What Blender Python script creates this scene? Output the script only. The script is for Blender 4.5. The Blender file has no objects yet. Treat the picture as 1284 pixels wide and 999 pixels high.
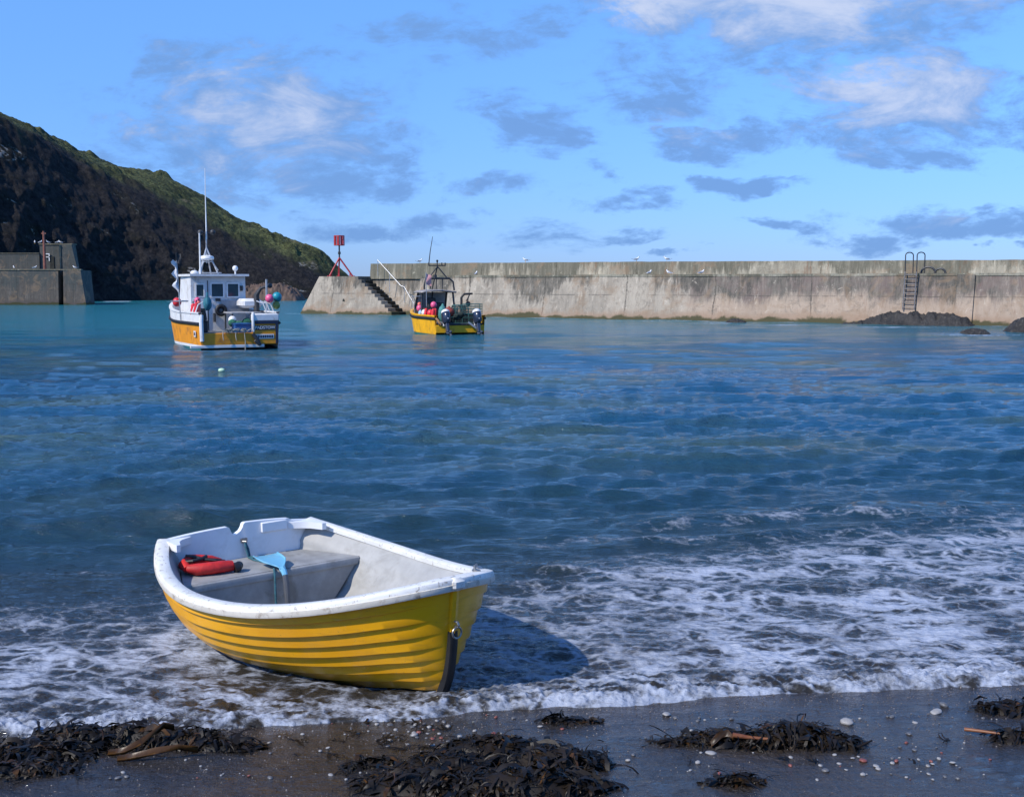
import bpy, bmesh, math, random
import numpy as np
from mathutils import Vector, Matrix
R = math.radians
SC = bpy.context.scene
COL = SC.collection
rng = random.Random(7)

# ------------------------------------------------------------------ numpy noise
def _hash(ix, iy, seed):
    h = (ix.astype(np.int64)*374761393 + iy.astype(np.int64)*668265263 + seed*1442695041) & 0xffffffff
    h = ((h ^ (h >> 13))*1274126177) & 0xffffffff
    return ((h ^ (h >> 16)) & 0xffffff)/float(0xffffff)
def perlin(x, y, seed=0):
    x, y = np.broadcast_arrays(np.asarray(x, float), np.asarray(y, float))
    x0 = np.floor(x); y0 = np.floor(y); fx = x-x0; fy = y-y0
    def g(ix, iy, dx, dy):
        a = _hash(ix, iy, seed)*2*np.pi
        return np.cos(a)*dx+np.sin(a)*dy
    u = fx*fx*fx*(fx*(fx*6-15)+10); v = fy*fy*fy*(fy*(fy*6-15)+10)
    a = g(x0, y0, fx, fy); b = g(x0+1, y0, fx-1, fy); c = g(x0, y0+1, fx, fy-1); d = g(x0+1, y0+1, fx-1, fy-1)
    return ((a*(1-u)+b*u)*(1-v)+(c*(1-u)+d*u)*v)*1.4
def fbm(x, y, oct=4, seed=0, gain=.5):
    s = 0; a = 1; t = 0
    for i in range(oct):
        s = s+a*perlin(x*2**i+17.3*i, y*2**i-9.1*i, seed+i); t += a; a *= gain
    return s/t
def worley(x, y, seed=0):
    x0 = np.floor(x); y0 = np.floor(y); best = np.full(np.shape(x), 9.)
    for i in (-1, 0, 1):
        for j in (-1, 0, 1):
            px = x0+i+_hash(x0+i, y0+j, seed); py = y0+j+_hash(x0+i, y0+j, seed+77)
            best = np.minimum(best, (px-x)**2+(py-y)**2)
    return np.sqrt(best)
def sstep(a, b, x):
    t = np.clip((x-a)/(b-a), 0, 1); return t*t*(3-2*t)

# ------------------------------------------------------------------ material helper
class NT:
    def __init__(s, tree): s.t = tree; s.n = tree.nodes; s.l = tree.links
    def new(s, typ, **kw):
        n = s.n.new(typ)
        for k, v in kw.items():
            if k == 'inp':
                for a, b in v.items():
                    if isinstance(b, bpy.types.NodeSocket): s.l.new(b, n.inputs[a])
                    else: n.inputs[a].default_value = b
            else: setattr(n, k, v)
        return n
    def math(s, op, a, b=None, c=None, clamp=False):
        n = s.n.new('ShaderNodeMath'); n.operation = op; n.use_clamp = clamp
        for i, v in enumerate((a, b, c)):
            if v is None: continue
            if isinstance(v, bpy.types.NodeSocket): s.l.new(v, n.inputs[i])
            else: n.inputs[i].default_value = v
        return n.outputs[0]
    def mix(s, f, a, b, blend='MIX'):
        n = s.n.new('ShaderNodeMix'); n.data_type = 'RGBA'; n.blend_type = blend
        for sk, v in ((n.inputs[0], f), (n.inputs[6], a), (n.inputs[7], b)):
            if isinstance(v, bpy.types.NodeSocket): s.l.new(v, sk)
            elif isinstance(v, (tuple, list)): sk.default_value = (*v[:3], 1)
            else: sk.default_value = v
        return n.outputs[2]
    def ramp(s, v, a, b, lo=0., hi=1., smooth=True):
        n = s.n.new('ShaderNodeMapRange')
        if smooth: n.interpolation_type = 'SMOOTHSTEP'
        s.l.new(v, n.inputs[0]) if isinstance(v, bpy.types.NodeSocket) else setattr(n.inputs[0], 'default_value', v)
        n.inputs[1].default_value = a; n.inputs[2].default_value = b; n.inputs[3].default_value = lo; n.inputs[4].default_value = hi
        return n.outputs[0]
    def coords(s, kind='Object', scale=(1, 1, 1), loc=(0, 0, 0)):
        tc = s.n.new('ShaderNodeTexCoord'); mp = s.n.new('ShaderNodeMapping')
        s.l.new(tc.outputs[kind], mp.inputs[0]); mp.inputs['Scale'].default_value = scale; mp.inputs['Location'].default_value = loc
        return mp.outputs[0]
    def noise(s, vec, scale=1, detail=4, rough=.55, dist=0.):
        n = s.n.new('ShaderNodeTexNoise'); s.l.new(vec, n.inputs['Vector'])
        n.inputs['Scale'].default_value = scale; n.inputs['Detail'].default_value = detail
        n.inputs['Roughness'].default_value = rough; n.inputs['Distortion'].default_value = dist
        return n.outputs[0]
    def bump(s, h, strength=.3, dist=.01, normal=None):
        n = s.n.new('ShaderNodeBump'); s.l.new(h, n.inputs['Height'])
        n.inputs['Strength'].default_value = strength; n.inputs['Distance'].default_value = dist
        if normal is not None: s.l.new(normal, n.inputs['Normal'])
        return n.outputs[0]

def newmat(name):
    m = bpy.data.materials.new(name); m.use_nodes = True
    nt = NT(m.node_tree); p = m.node_tree.nodes['Principled BSDF']
    return m, nt, p
MATS = {}
def mat(name, col, rough=.5, var=.15, vs=6., dirt=None, dirt_amt=.5, ds=3., bump=.0, bs=30., metal=0., coat=0., sheen=0.):
    """procedural paint / metal / cloth: base colour with noise variation, patches of dirt, fine bump"""
    if name in MATS: return MATS[name]
    m, nt, p = newmat(name)
    v = nt.coords('Object')
    n1 = nt.noise(v, vs, 5, .6)
    c0 = tuple(max(0, c*(1-var)) for c in col); c1 = tuple(min(1, c*(1+var)) for c in col)
    c = nt.mix(nt.ramp(n1, .3, .7), c0, c1)
    if dirt:
        n2 = nt.noise(v, ds, 6, .68, .4)
        c = nt.mix(nt.math('MULTIPLY', nt.ramp(n2, .52, .7), dirt_amt), c, dirt)
    nt.l.new(c, p.inputs['Base Color'])
    p.inputs['Roughness'].default_value = rough; p.inputs['Metallic'].default_value = metal
    if coat: p.inputs['Coat Weight'].default_value = coat; p.inputs['Coat Roughness'].default_value = .12
    if bump: nt.l.new(nt.bump(nt.noise(v, bs, 5, .6), bump, .01), p.inputs['Normal'])
    MATS[name] = m
    return m

# ------------------------------------------------------------------ mesh helper
class MB:
    def __init__(s): s.v = []; s.f = []
    def add(s, vs, fs):
        o = len(s.v); s.v += [tuple(v) for v in vs]; s.f += [tuple(i+o for i in f) for f in fs]; return s
    def box(s, c, d, rz=0., rx=0., ry=0., taper=1., bev=0.):
        x, y, z = (a/2 for a in d)
        M = Matrix.Rotation(rz, 3, 'Z') @ Matrix.Rotation(ry, 3, 'Y') @ Matrix.Rotation(rx, 3, 'X')
        if bev > 0:
            b = min(bev, x*.9, y*.9, z*.9); vs = []; ring = []
            for zz, ins in ((-z, b), (-z+b, 0), (z-b, 0), (z, b)):
                t = taper if zz > 0 else 1
                X, Y = (x-ins)*t, (y-ins)*t
                bb = b*.6 if ins == 0 else b*.5
                pts = [(X, Y-bb), (X-bb, Y), (-X+bb, Y), (-X, Y-bb), (-X, -Y+bb), (-X+bb, -Y), (X-bb, -Y), (X, -Y+bb)]
                ring.append([len(vs)+i for i in range(8)]); vs += [(a, q, zz) for a, q in pts]
            fs = [tuple(reversed(ring[0])), tuple(ring[3])]
            for k in range(3):
                for i in range(8): fs.append((ring[k][i], ring[k][(i+1) % 8], ring[k+1][(i+1) % 8], ring[k+1][i]))
            vs = [M @ Vector(q)+Vector(c) for q in vs]
            return s.add(vs, fs)
        vs = []
        for dz, t in ((-z, 1), (z, taper)):
            for dx, dy in ((-x, -y), (x, -y), (x, y), (-x, y)): vs.append(M @ Vector((dx*t, dy*t, dz))+Vector(c))
        return s.add(vs, [(3, 2, 1, 0), (4, 5, 6, 7), (0, 1, 5, 4), (1, 2, 6, 5), (2, 3, 7, 6), (3, 0, 4, 7)])
    def tube(s, pts, r, seg=8, caps=True, closed=False):
        pts = [Vector(p) for p in pts]; n = len(pts)
        rr = r if isinstance(r, (list, tuple)) else [r]*n
        vs = []; up = None
        for i, p in enumerate(pts):
            if closed: t = (pts[(i+1) % n]-pts[i-1])
            else: t = (pts[min(i+1, n-1)]-pts[max(i-1, 0)])
            t = t.normalized() if t.length > 1e-9 else Vector((0, 0, 1))
            if up is None:
                up = Vector((0, 0, 1)) if abs(t.z) < .9 else Vector((1, 0, 0))
            a = t.cross(up)
            if a.length < 1e-6: a = t.orthogonal()
            a.normalize(); b = a.cross(t).normalized(); up = b
            for k in range(seg):
                th = 2*math.pi*k/seg; vs.append(p+(a*math.cos(th)+b*math.sin(th))*rr[i])
        fs = []
        for i in range(n if closed else n-1):
            j = (i+1) % n
            for k in range(seg): fs.append((i*seg+k, i*seg+(k+1) % seg, j*seg+(k+1) % seg, j*seg+k))
        if caps and not closed: fs += [tuple(range(seg-1, -1, -1)), tuple((n-1)*seg+k for k in range(seg))]
        return s.add(vs, fs)
    def lathe(s, prof, c=(0, 0, 0), seg=16, M=None):
        vs = []; fs = []
        for r, z in prof:
            for k in range(seg):
                th = 2*math.pi*k/seg; q = Vector((r*math.cos(th), r*math.sin(th), z))
                if M is not None: q = M @ q
                vs.append(q+Vector(c))
        for i in range(len(prof)-1):
            for k in range(seg): fs.append((i*seg+k, i*seg+(k+1) % seg, (i+1)*seg+(k+1) % seg, (i+1)*seg+k))
        fs += [tuple(range(seg-1, -1, -1)), tuple((len(prof)-1)*seg+k for k in range(seg))]
        return s.add(vs, fs)
    def ball(s, c, r, seg=12, rings=8, sq=(1, 1, 1), jit=0., M=None):
        prof = []; vs = []; fs = []
        for i in range(rings+1):
            ph = math.pi*i/rings
            for k in range(seg):
                th = 2*math.pi*k/seg; j = 1+(rng.uniform(-jit, jit) if 0 < i < rings else 0)
                q = Vector((math.sin(ph)*math.cos(th)*r*sq[0]*j, math.sin(ph)*math.sin(th)*r*sq[1]*j, -math.cos(ph)*r*sq[2]*j))
                if M is not None: q = M @ q
                vs.append(q+Vector(c))
        for i in range(rings):
            for k in range(seg): fs.append((i*seg+k, i*seg+(k+1) % seg, (i+1)*seg+(k+1) % seg, (i+1)*seg+k))
        return s.add(vs, fs)
    def prism(s, poly, a0, a1, axis='y'):
        """poly in the two other axes; axis y -> (x,z), z -> (x,y), x -> (y,z)"""
        def q(p, a): return {'y': (p[0], a, p[1]), 'z': (p[0], p[1], a), 'x': (a, p[0], p[1])}[axis]
        n = len(poly); vs = [q(p, a0) for p in poly]+[q(p, a1) for p in poly]
        fs = [tuple(range(n)), tuple(range(2*n-1, n-1, -1))]
        for i in range(n): fs.append((i, n+i, n+(i+1) % n, (i+1) % n))
        return s.add(vs, fs)
    def grid(s, rows, close=False):
        n = len(rows[0]); vs = [p for r in rows for p in r]; fs = []
        for i in range(len(rows)-1):
            for k in range(n if close else n-1):
                fs.append((i*n+k, i*n+(k+1) % n, (i+1)*n+(k+1) % n, (i+1)*n+k))
        return s.add(vs, fs)
    def build(s, name, material, parent=None, smooth=True, angle=35, fix=True, **tags):
        me = bpy.data.meshes.new(name)
        me.from_pydata(s.v, [], s.f)
        bm = bmesh.new(); bm.from_mesh(me)
        bmesh.ops.remove_doubles(bm, verts=bm.verts, dist=1e-5)
        if fix: bmesh.ops.recalc_face_normals(bm, faces=bm.faces)
        if smooth:
            for f in bm.faces: f.smooth = True
            for e in bm.edges:
                if len(e.link_faces) == 2 and e.calc_face_angle(0) > R(angle): e.smooth = False
        bm.to_mesh(me); bm.free()
        o = bpy.data.objects.new(name, me); COL.objects.link(o); me.materials.append(material)
        if parent: o.parent = parent
        return tag(o, **tags)
def tag(o, label=None, cat=None, group=None, kind=None):
    if label: o['label'] = label
    if cat: o['category'] = cat
    if group: o['group'] = group
    if kind: o['kind'] = kind
    return o
def empty(name, loc, rz=0., **tags):
    o = bpy.data.objects.new(name, None); COL.objects.link(o); o.location = loc; o.rotation_euler = (0, 0, rz)
    o.empty_display_size = .2
    return tag(o, **tags)
def copy_tree(o, parent=None):
    c = o.copy(); COL.objects.link(c)
    if parent: c.parent = parent
    for ch in list(o.children): copy_tree(ch, c)
    return c
def text_part(name, body, size, material, parent, M):
    cu = bpy.data.curves.new(name, 'FONT'); cu.body = body; cu.size = size; cu.align_x = 'CENTER'; cu.align_y = 'CENTER'; cu.extrude = .004
    t = bpy.data.objects.new(name+'_tmp', cu); COL.objects.link(t)
    dg = bpy.context.evaluated_depsgraph_get(); me = bpy.data.meshes.new_from_object(t.evaluated_get(dg))
    bpy.data.objects.remove(t); bpy.data.curves.remove(cu)
    me.transform(M); me.materials.clear(); me.materials.append(material)
    o = bpy.data.objects.new(name, me); COL.objects.link(o); o.parent = parent
    return o

# ------------------------------------------------------------------ camera and light
CAMH = 2.4
cam = bpy.data.cameras.new('camera'); co = bpy.data.objects.new('camera', cam); COL.objects.link(co)
cam.sensor_width = 36; cam.lens = 36*1500/1284; cam.clip_end = 8000; cam.clip_start = .1
co.location = (0, 0, CAMH); co.rotation_euler = (math.pi/2-math.atan(144.5/1500), 0, 0)
SC.camera = co
SUN_EL = R(42); SUN_DIR = Vector((-.81*math.cos(SUN_EL), -.586*math.cos(SUN_EL), math.sin(SUN_EL)))
sl = bpy.data.lights.new('sun', 'SUN'); sl.energy = 4.2; sl.angle = R(.55); sl.color = (1, .94, .85)
so = bpy.data.objects.new('sun', sl); COL.objects.link(so)
so.rotation_euler = SUN_DIR.to_track_quat('Z', 'Y').to_euler()
SC.view_settings.view_transform = 'Standard'; SC.view_settings.look = 'None'
SC.view_settings.exposure = 0.2; SC.view_settings.gamma = 1

W = bpy.data.worlds.new('World'); SC.world = W; W.use_nodes = True
wt = NT(W.node_tree); bg = W.node_tree.nodes['Background']
sky = wt.new('ShaderNodeTexSky', sky_type='NISHITA', sun_disc=False, sun_elevation=SUN_EL,
             sun_rotation=math.atan2(SUN_DIR.x, SUN_DIR.y), air_density=1.0, dust_density=.1, ozone_density=4.0, altitude=0)
tc = wt.new('ShaderNodeTexCoord'); sp = wt.new('ShaderNodeSeparateXYZ'); wt.l.new(tc.outputs['Generated'], sp.inputs[0])
X, Y, Z = sp.outputs
Yp = wt.math('MAXIMUM', Y, .05)
U = wt.math('DIVIDE', X, Yp); V = wt.math('DIVIDE', Z, Yp)
front = wt.ramp(Y, .05, .3)
cv = wt.new('ShaderNodeCombineXYZ'); wt.l.new(U, cv.inputs[0]); wt.l.new(V, cv.inputs[1])
def wnoise(sx, sy, detail, rough, dist=0., off=0.):
    mp = wt.new('ShaderNodeMapping'); wt.l.new(cv.outputs[0], mp.inputs[0]); mp.inputs['Scale'].default_value = (sx, sy, 1); mp.inputs['Location'].default_value = (off, off*.7, 0)
    return wt.noise(mp.outputs[0], 1, detail, rough, dist)
# clouds: centre px, py, half width, half height, strength, how sunlit
CL = [(1000, 0, 340, 88, 1.0, .85), (830, 25, 120, 50, .8, .9), (1110, 135, 230, 80, 1.0, .75), (1290, 165, 130, 34, .8, .1), (330, 165, 230, 125, .85, .62), (440, 225, 140, 46, .85, .1), (230, 85, 100, 50, .7, .45), (420, 150, 120, 50, .7, .5),
      (480, 55, 85, 34, .55, .15), (680, 165, 80, 34, .75, .0), (770, 252, 90, 18, .85, .0), (935, 232, 85, 20, .9, .0), (735, 215, 40, 20, .55, .0), (535, 285, 110, 24, .7, .1),
      (700, 300, 90, 22, .45, .0), (780, 293, 60, 12, .7, .0), (985, 285, 90, 13, .8, .0), (1220, 278, 190, 26, .9, .1), (1080, 300, 100, 14, .7, .05), (1270, 312, 50, 9, .8, .0), (855, 315, 30, 6, .6, .0),
      (270, 120, 190, 40, .62, .2), (250, 200, 170, 34, .62, .2), (560, 60, 150, 40, .55, .2), (640, 230, 70, 20, .55, .0), (900, 180, 120, 22, .6, .1), (1150, 200, 140, 24, .62, .1), (1000, 90, 140, 34, .6, .3), (660, 30, 120, 40, .5, .2), (480, 290, 130, 22, .6, .0), (820, 120, 130, 50, .55, .1), (600, 250, 40, 14, .4, .0), (140, 190, 110, 26, .5, .4), (620, 130, 60, 30, .4, .0), (860, 70, 190, 55, .4, .35),
      (300, -260, 420, 70, .6, .5), (1000, -420, 500, 110, .6, .6), (100, -700, 500, 160, .55, .5)]
wA = wnoise(10, 24, 8, .66, .6); wB = wnoise(34, 70, 6, .68, .3, 3.1)
wC = wnoise(11, 17, 5, .62, 0, 7.7); wD = wnoise(8, 20, 5, .62, 0, 12.3)
Us = wt.math('ADD', U, wt.math('MULTIPLY', wt.math('SUBTRACT', wC, .5), .17)); Vs = wt.math('ADD', V, wt.math('MULTIPLY', wt.math('SUBTRACT', wD, .5), .065))
cloud = None; lit = None
for px, py, a, b, st, lt in CL:
    du = wt.math('MULTIPLY', wt.math('SUBTRACT', Us, (px-642)/1500), 1500/a)
    dv = wt.math('MULTIPLY', wt.math('SUBTRACT', Vs, (355-py)/1500), 1500/b)
    d2 = wt.math('ADD', wt.math('MULTIPLY', du, du), wt.math('MULTIPLY', dv, dv))
    e = wt.math('MULTIPLY', wt.math('SUBTRACT', 1.0, wt.math('POWER', d2, .72)), st, None, False)
    e = wt.math('MAXIMUM', e, 0.)
    cloud = e if cloud is None else wt.math('MAXIMUM', cloud, e)
    if lt > .05:
        # the sunlit side is up and to the left of each cloud
        q = wt.math('MULTIPLY', e, wt.math('ADD', lt, wt.math('MULTIPLY', wt.math('SUBTRACT', dv, wt.math('MULTIPLY', du, .5)), lt*.45)))
        lit = q if lit is None else wt.math('MAXIMUM', lit, q)
nz = wt.math('ADD', wt.math('MULTIPLY', wt.math('SUBTRACT', wA, .5), 2.0), wt.math('MULTIPLY', wt.math('SUBTRACT', wB, .5), 1.0))
cm = wt.math('ADD', cloud, wt.math('MULTIPLY', nz, wt.ramp(cloud, 0., .30, 0, 1.25)))
cm = wt.math('MULTIPLY', wt.ramp(cm, .03, .72), front)
lm = wt.math('ADD', lit, wt.math('ADD', wt.math('MULTIPLY', wt.math('SUBTRACT', wA, .5), 1.5), wt.math('MULTIPLY', wt.math('SUBTRACT', wC, .5), 1.1)))
lm = wt.ramp(lm, .20, .92)
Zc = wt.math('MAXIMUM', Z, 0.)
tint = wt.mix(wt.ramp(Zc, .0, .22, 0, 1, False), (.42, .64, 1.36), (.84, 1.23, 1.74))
tint = wt.mix(wt.ramp(Zc, .24, .40), tint, (.72, 1.52, 2.40))  # unseen sky above the view, brightened to lift blue reflections in the water
tint = wt.mix(wt.ramp(Zc, .55, .85), tint, (1.35, 1.6, 1.9))  # unseen high sky, red added to make the skylight in shade more neutral
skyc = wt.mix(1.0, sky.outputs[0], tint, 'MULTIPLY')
# cloud colours are relative to the physical (very bright) sky
shade_c = (1.5, 3.05, 6.3); lit_c = (5.5, 6.1, 7.7)
cc = wt.mix(lm, shade_c, lit_c)
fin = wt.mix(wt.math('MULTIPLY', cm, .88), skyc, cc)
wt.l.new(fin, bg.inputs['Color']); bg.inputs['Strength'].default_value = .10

# ------------------------------------------------------------------ shore geometry
def shore_n(x, y):            # metres seaward of the waterline
    return y-6.72-.165*x
DX, DY, DH = -.37, 6.726, -.857     # dinghy stem foot and heading
def beach_z(x, y):
    n = shore_n(x, y)
    z = np.where(n < 0, -.045*n, -.16*n)
    z = np.where(n < -3, .135+(-n-3)*.10, z); z = np.maximum(z, -4)
    z = z+.014*fbm(x*1.3, y*1.3, 3, 5)+.012*fbm(x*5, y*7, 4, 8)
    return z

def fast_mesh(name, P, nr, nc, material, smooth=True, attrs=None):
    me = bpy.data.meshes.new(name)
    me.vertices.add(nr*nc); me.vertices.foreach_set('co', P.reshape(-1).astype(np.float32))
    i = np.arange((nr-1)*(nc-1)); r = i//(nc-1); c = i % (nc-1); a = r*nc+c
    q = np.stack([a, a+1, a+nc+1, a+nc], 1).astype(np.int32)
    me.loops.add(q.size); me.loops.foreach_set('vertex_index', q.reshape(-1))
    me.polygons.add(len(q)); me.polygons.foreach_set('loop_start', np.arange(0, q.size, 4, dtype=np.int32))
    me.polygons.foreach_set('loop_total', np.full(len(q), 4, dtype=np.int32))
    me.update(calc_edges=True); me.validate()
    me.polygons.foreach_set('use_smooth', np.full(len(q), smooth))
    for k, v in (attrs or {}).items():
        at = me.attributes.new(k, 'FLOAT', 'POINT'); at.data.foreach_set('value', v.reshape(-1).astype(np.float32))
    me.materials.append(material)
    o = bpy.data.objects.new(name, me); COL.objects.link(o)
    return o

# beach ---------------------------------------------------------------
def beach_material():
    m, nt, p = newmat('wet_sand')
    v = nt.coords('Object')
    big = nt.noise(v, 1.1, 5, .6, .4); fine = nt.noise(v, 160, 3, .7); mid = nt.noise(v, 14, 5, .65)
    c = nt.mix(nt.ramp(big, .35, .65), (.040, .029, .020), (.020, .017, .015))
    c = nt.mix(nt.ramp(fine, .35, .75), c, (.045, .038, .032))
    vo = nt.new('ShaderNodeTexVoronoi'); nt.l.new(v, vo.inputs['Vector']); vo.inputs['Scale'].default_value = 62
    grit = nt.math('MULTIPLY', nt.ramp(vo.outputs['Distance'], .40, .20), nt.ramp(mid, .42, .60))
    c = nt.mix(grit, c, nt.mix(vo.outputs['Color'], (.014, .012, .011), (.12, .10, .085)))
    nt.l.new(c, p.inputs['Base Color'])
    wet = nt.ramp(nt.math('ADD', big, nt.math('MULTIPLY', nt.math('SUBTRACT', mid, .5), .35)), .40, .60)
    sx = nt.new('ShaderNodeSeparateXYZ'); nt.l.new(v, sx.inputs[0])
    bn_ = nt.math('SUBTRACT', nt.math('SUBTRACT', sx.outputs[1], nt.math('MULTIPLY', sx.outputs[0], .165)), 6.72)
    wet = nt.math('MAXIMUM', wet, nt.ramp(nt.math('ADD', bn_, nt.math('MULTIPLY', nt.math('SUBTRACT', big, .5), .5)), -.62, -.38))
    nt.l.new(nt.ramp(wet, 0, 1, .42, .08, False), p.inputs['Roughness'])
    b1 = nt.bump(mid, 1.0, .04); b2 = nt.bump(nt.math('ADD', fine, nt.math('MULTIPLY', grit, 2.0)), .5, .005, b1)
    nt.l.new(b2, p.inputs['Normal'])
    p.inputs['Specular IOR Level'].default_value = .35; p.inputs['Coat Weight'].default_value = .38; p.inputs['Coat Roughness'].default_value = .07; p.inputs['Coat IOR'].default_value = 1.33
    rip = nt.noise(nt.coords('Object', (5, 12, 1)), 1, 4, .6, .3)
    nt.l.new(nt.bump(rip, .7, .035), p.inputs['Coat Normal'])
    return m
xs = np.concatenate([np.linspace(-400, -6, 40)[:-1], np.linspace(-6, 6, 420), np.linspace(6, 400, 40)[1:]])
ys = np.concatenate([np.linspace(-120, 4.2, 40)[:-1], np.linspace(4.2, 8.2, 190), np.linspace(8.2, 400, 60)[1:]])
gx, gy = np.meshgrid(xs, ys)
bz = beach_z(gx, gy)
beach = fast_mesh('beach', np.stack([gx, gy, bz], -1), len(ys), len(xs), beach_material())
tag(beach, kind='structure')

# sea -----------------------------------------------------------------
# breakwater axis, needed for foam at its foot
BO = np.array([-16.7, 94.7]); BD = np.array([45.2, -28.0]); BD = BD/np.hypot(*BD); BN = np.array([BD[1], -BD[0]])  # BN points to the camera side
if BN[1] > 0: BN = -BN

def build_sea():
    # rows get coarser with distance from the shore, columns fan out
    rows = []; y = 5.3
    while y < 160:
        rows.append(y); y += max(.010, y*y/3600*.95)
    rows += [180, 220, 300, 450, 700, 1100, 1800, 3000, 5000]
    rows = np.array(rows)
    t = np.concatenate([np.linspace(-3.2, -.56, 40)[:-1], np.linspace(-.56, .56, 930), np.linspace(.56, 3.2, 40)[1:]])
    gy, gt = np.meshgrid(rows, t, indexing='ij'); gx = gt*(gy+.6)
    dyr = np.gradient(rows)[:, None]; dxr = np.abs(np.gradient(t))[None, :]*gy
    n = shore_n(gx, gy)
    r = random.Random(3); z = np.zeros_like(gx); ddx = np.zeros_like(gx); ddy = np.zeros_like(gx)
    deep = sstep(.2, 9, n)
    wx = gx+.5*fbm(gx*.15, gy*.15, 2, 40); wy = gy+.8*fbm(gx*.2, gy*.2, 2, 41)
    for k in range(64):
        lam = .22*(7.5/.22)**(k/63.); lam *= r.uniform(.92, 1.08)
        ang = r.gauss(0, .30 if lam < .6 else .20)+.10
        kx, ky = math.sin(ang), -math.cos(ang)
        K = 2*math.pi/lam
        amp = .0068*min(lam, 1.1)**.85*(1.0 if lam < 1.1 else (1.1/lam)**.05)*r.uniform(.6, 1.3)
        cut = sstep(1.6, 4.0, lam/np.maximum(dyr*max(abs(ky), .2), dxr*max(abs(kx), .15)*.9))
        # gusts: groups of short waves come and go
        gm = 1+.75*perlin(gx*.26/lam**.5+k*3.1, gy*.30/lam**.5-k*1.7, 100+k)
        sh = .16+.84*deep if lam > .8 else .35+.65*deep
        ph = K*(kx*wx+ky*wy)+r.uniform(0, 6.283)
        a = amp*cut*gm*sh*(1.4 if lam < .9 else 1.1)
        z += a*np.sin(ph); ddx += kx*a*.95*np.cos(ph); ddy += ky*a*.95*np.cos(ph)
    # low swells steepening as they come in
    for (n0, x0, x1, h, w, sl) in ((5.6, -7.5, -2.2, .16, .36, .03), (5.35, -2.3, .4, .11, .34, -.02), (4.95, 1.0, 5.6, .13, .36, -.03), (4.15, .4, 4.6, .05, .22, .02),
                                   (8.2, -1.5, 6.0, .07, .6, .05), (7.4, -9, -3, .06, .6, .02), (11.5, -9, 2, .07, .8, .02), (3.0, -4.5, -1.8, .03, .2, .02)):
        c = n0+.35*fbm(gx*.55+n0, gy*0+n0, 3, 60)+sl*(gx-x0)
        d = n-c
        env = sstep(x0-.8, x0+1.2, gx)*(1-sstep(x1-1.2, x1+.8, gx))*(.75+.5*fbm(gx*.7, gy*.3, 2, 66))
        prof = np.where(d < 0, np.exp(-(d/(w*.62))**2), np.exp(-(d/(w*1.5))**2))
        z += h*env*prof
    # the wash: a low broken bore of foam running up the sand
    nf = -.19+.17*fbm(gx*.9, gx*0+3.3, 3, 21)+.05*fbm(gx*4, gy*4, 2, 22)-.09*sstep(.5, 3, gx)
    m = n-nf
    l1 = 1-worley(gx*6.2+.6*fbm(gx*5, gy*5, 2, 31), gy*8.5, 30); l2 = 1-worley(gx*14+.5*fbm(gx*9, gy*9, 2, 33), gy*17, 32); l3 = 1-worley(gx*31, gy*34, 35)
    lump = np.clip(.55*l1+.32*l2+.16*l3, 0, 1.2)
    amp_x = .65+.75*np.clip(fbm(gx*.55+4, gx*0+1.2, 2, 24)+.35+.18*sstep(.5, 3, gx), 0, 1.2)
    bore = np.where(m > 0, (1-np.exp(-m/.06))*np.exp(-np.maximum(m-.12, 0)/.34), 0)
    z += bore*amp_x*(.018+.078*(.35*l1+.35*l2+.3*l3)+.018*fbm(gx*9, gy*12, 4, 37))
    # second, lower line of lumps and general froth texture
    fr = sstep(0.1, .6, m)*(1-sstep(2.2, 4.6, n))
    z += fr*(.010*(l2-.4)+.012*(l1-.4))
    z = np.where(m > 0, z+.004, -.02-.35*np.minimum(-m, 1.0)-.0*m)
    # quiet water inside the dinghy's own footprint
    c, s = math.cos(DH), math.sin(DH)
    lx = (gx-DX)*c+(gy-DY)*s; ly = -(gx-DX)*s+(gy-DY)*c
    u = (lx+2.48)/2.48
    hw = .80*np.sqrt(np.clip(1-np.clip((u-.38)/.62, 0, 1)**1.6, 0, 1))
    hw = np.where(u < .38, .62+.15*np.clip(u/.38, 0, 1), hw)
    hw = hw*(.60+.12*np.clip((u-.5)*2, 0, 1)); inside = (1-sstep(-.12, -.02, np.abs(ly)-hw))*sstep(.02, .12, u)*(1-sstep(.80, .90, u))
    z = z*(1-inside)+np.minimum(z, .0)*inside-.02*inside
    near_hull = np.exp(-(np.maximum(np.abs(ly)-hw*1.25, 0)/.10)**2)*sstep(-.12, .02, u)*(1-sstep(1.02, 1.12, u))
    # ---------------- foam density
    wob = fbm(gx*.45, gy*.45, 4, 50); wob2 = fbm(gx*1.6, gy*2.2, 4, 51)
    edge = 3.35+.25*np.clip(gx, -4, 5)-1.0*np.exp(-((gx+.6)/1.1)**2)+.9*wob
    foam = (.655+.07*sstep(-.5, 2.5, gx))*(1-sstep(-1.1, .6, n-edge))
    foam *= .84+.95*wob2+.35*fbm(gx*.5, gy*2.6, 3, 58)
    # clearer dark patches
    foam *= 1-.40*np.exp(-(((gx-.15)/.36)**2+((gy-7.5)/.7)**2))
    foam *= 1-.6*np.exp(-(((gx+1.15)/.45)**2+((gy-6.95)/.28)**2))
    foam = np.maximum(foam, np.clip(.50+.8*(.3*l1+.4*l2+.3*l3-.42)+.55*fbm(gx*3.3, gy*6, 4, 38), .12, 1)*np.exp(-np.maximum(m-.12, 0)/.30)*(m > -.03))
    foam = np.maximum(foam, .40*near_hull*(1+wob2)*(n > 0))
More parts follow.
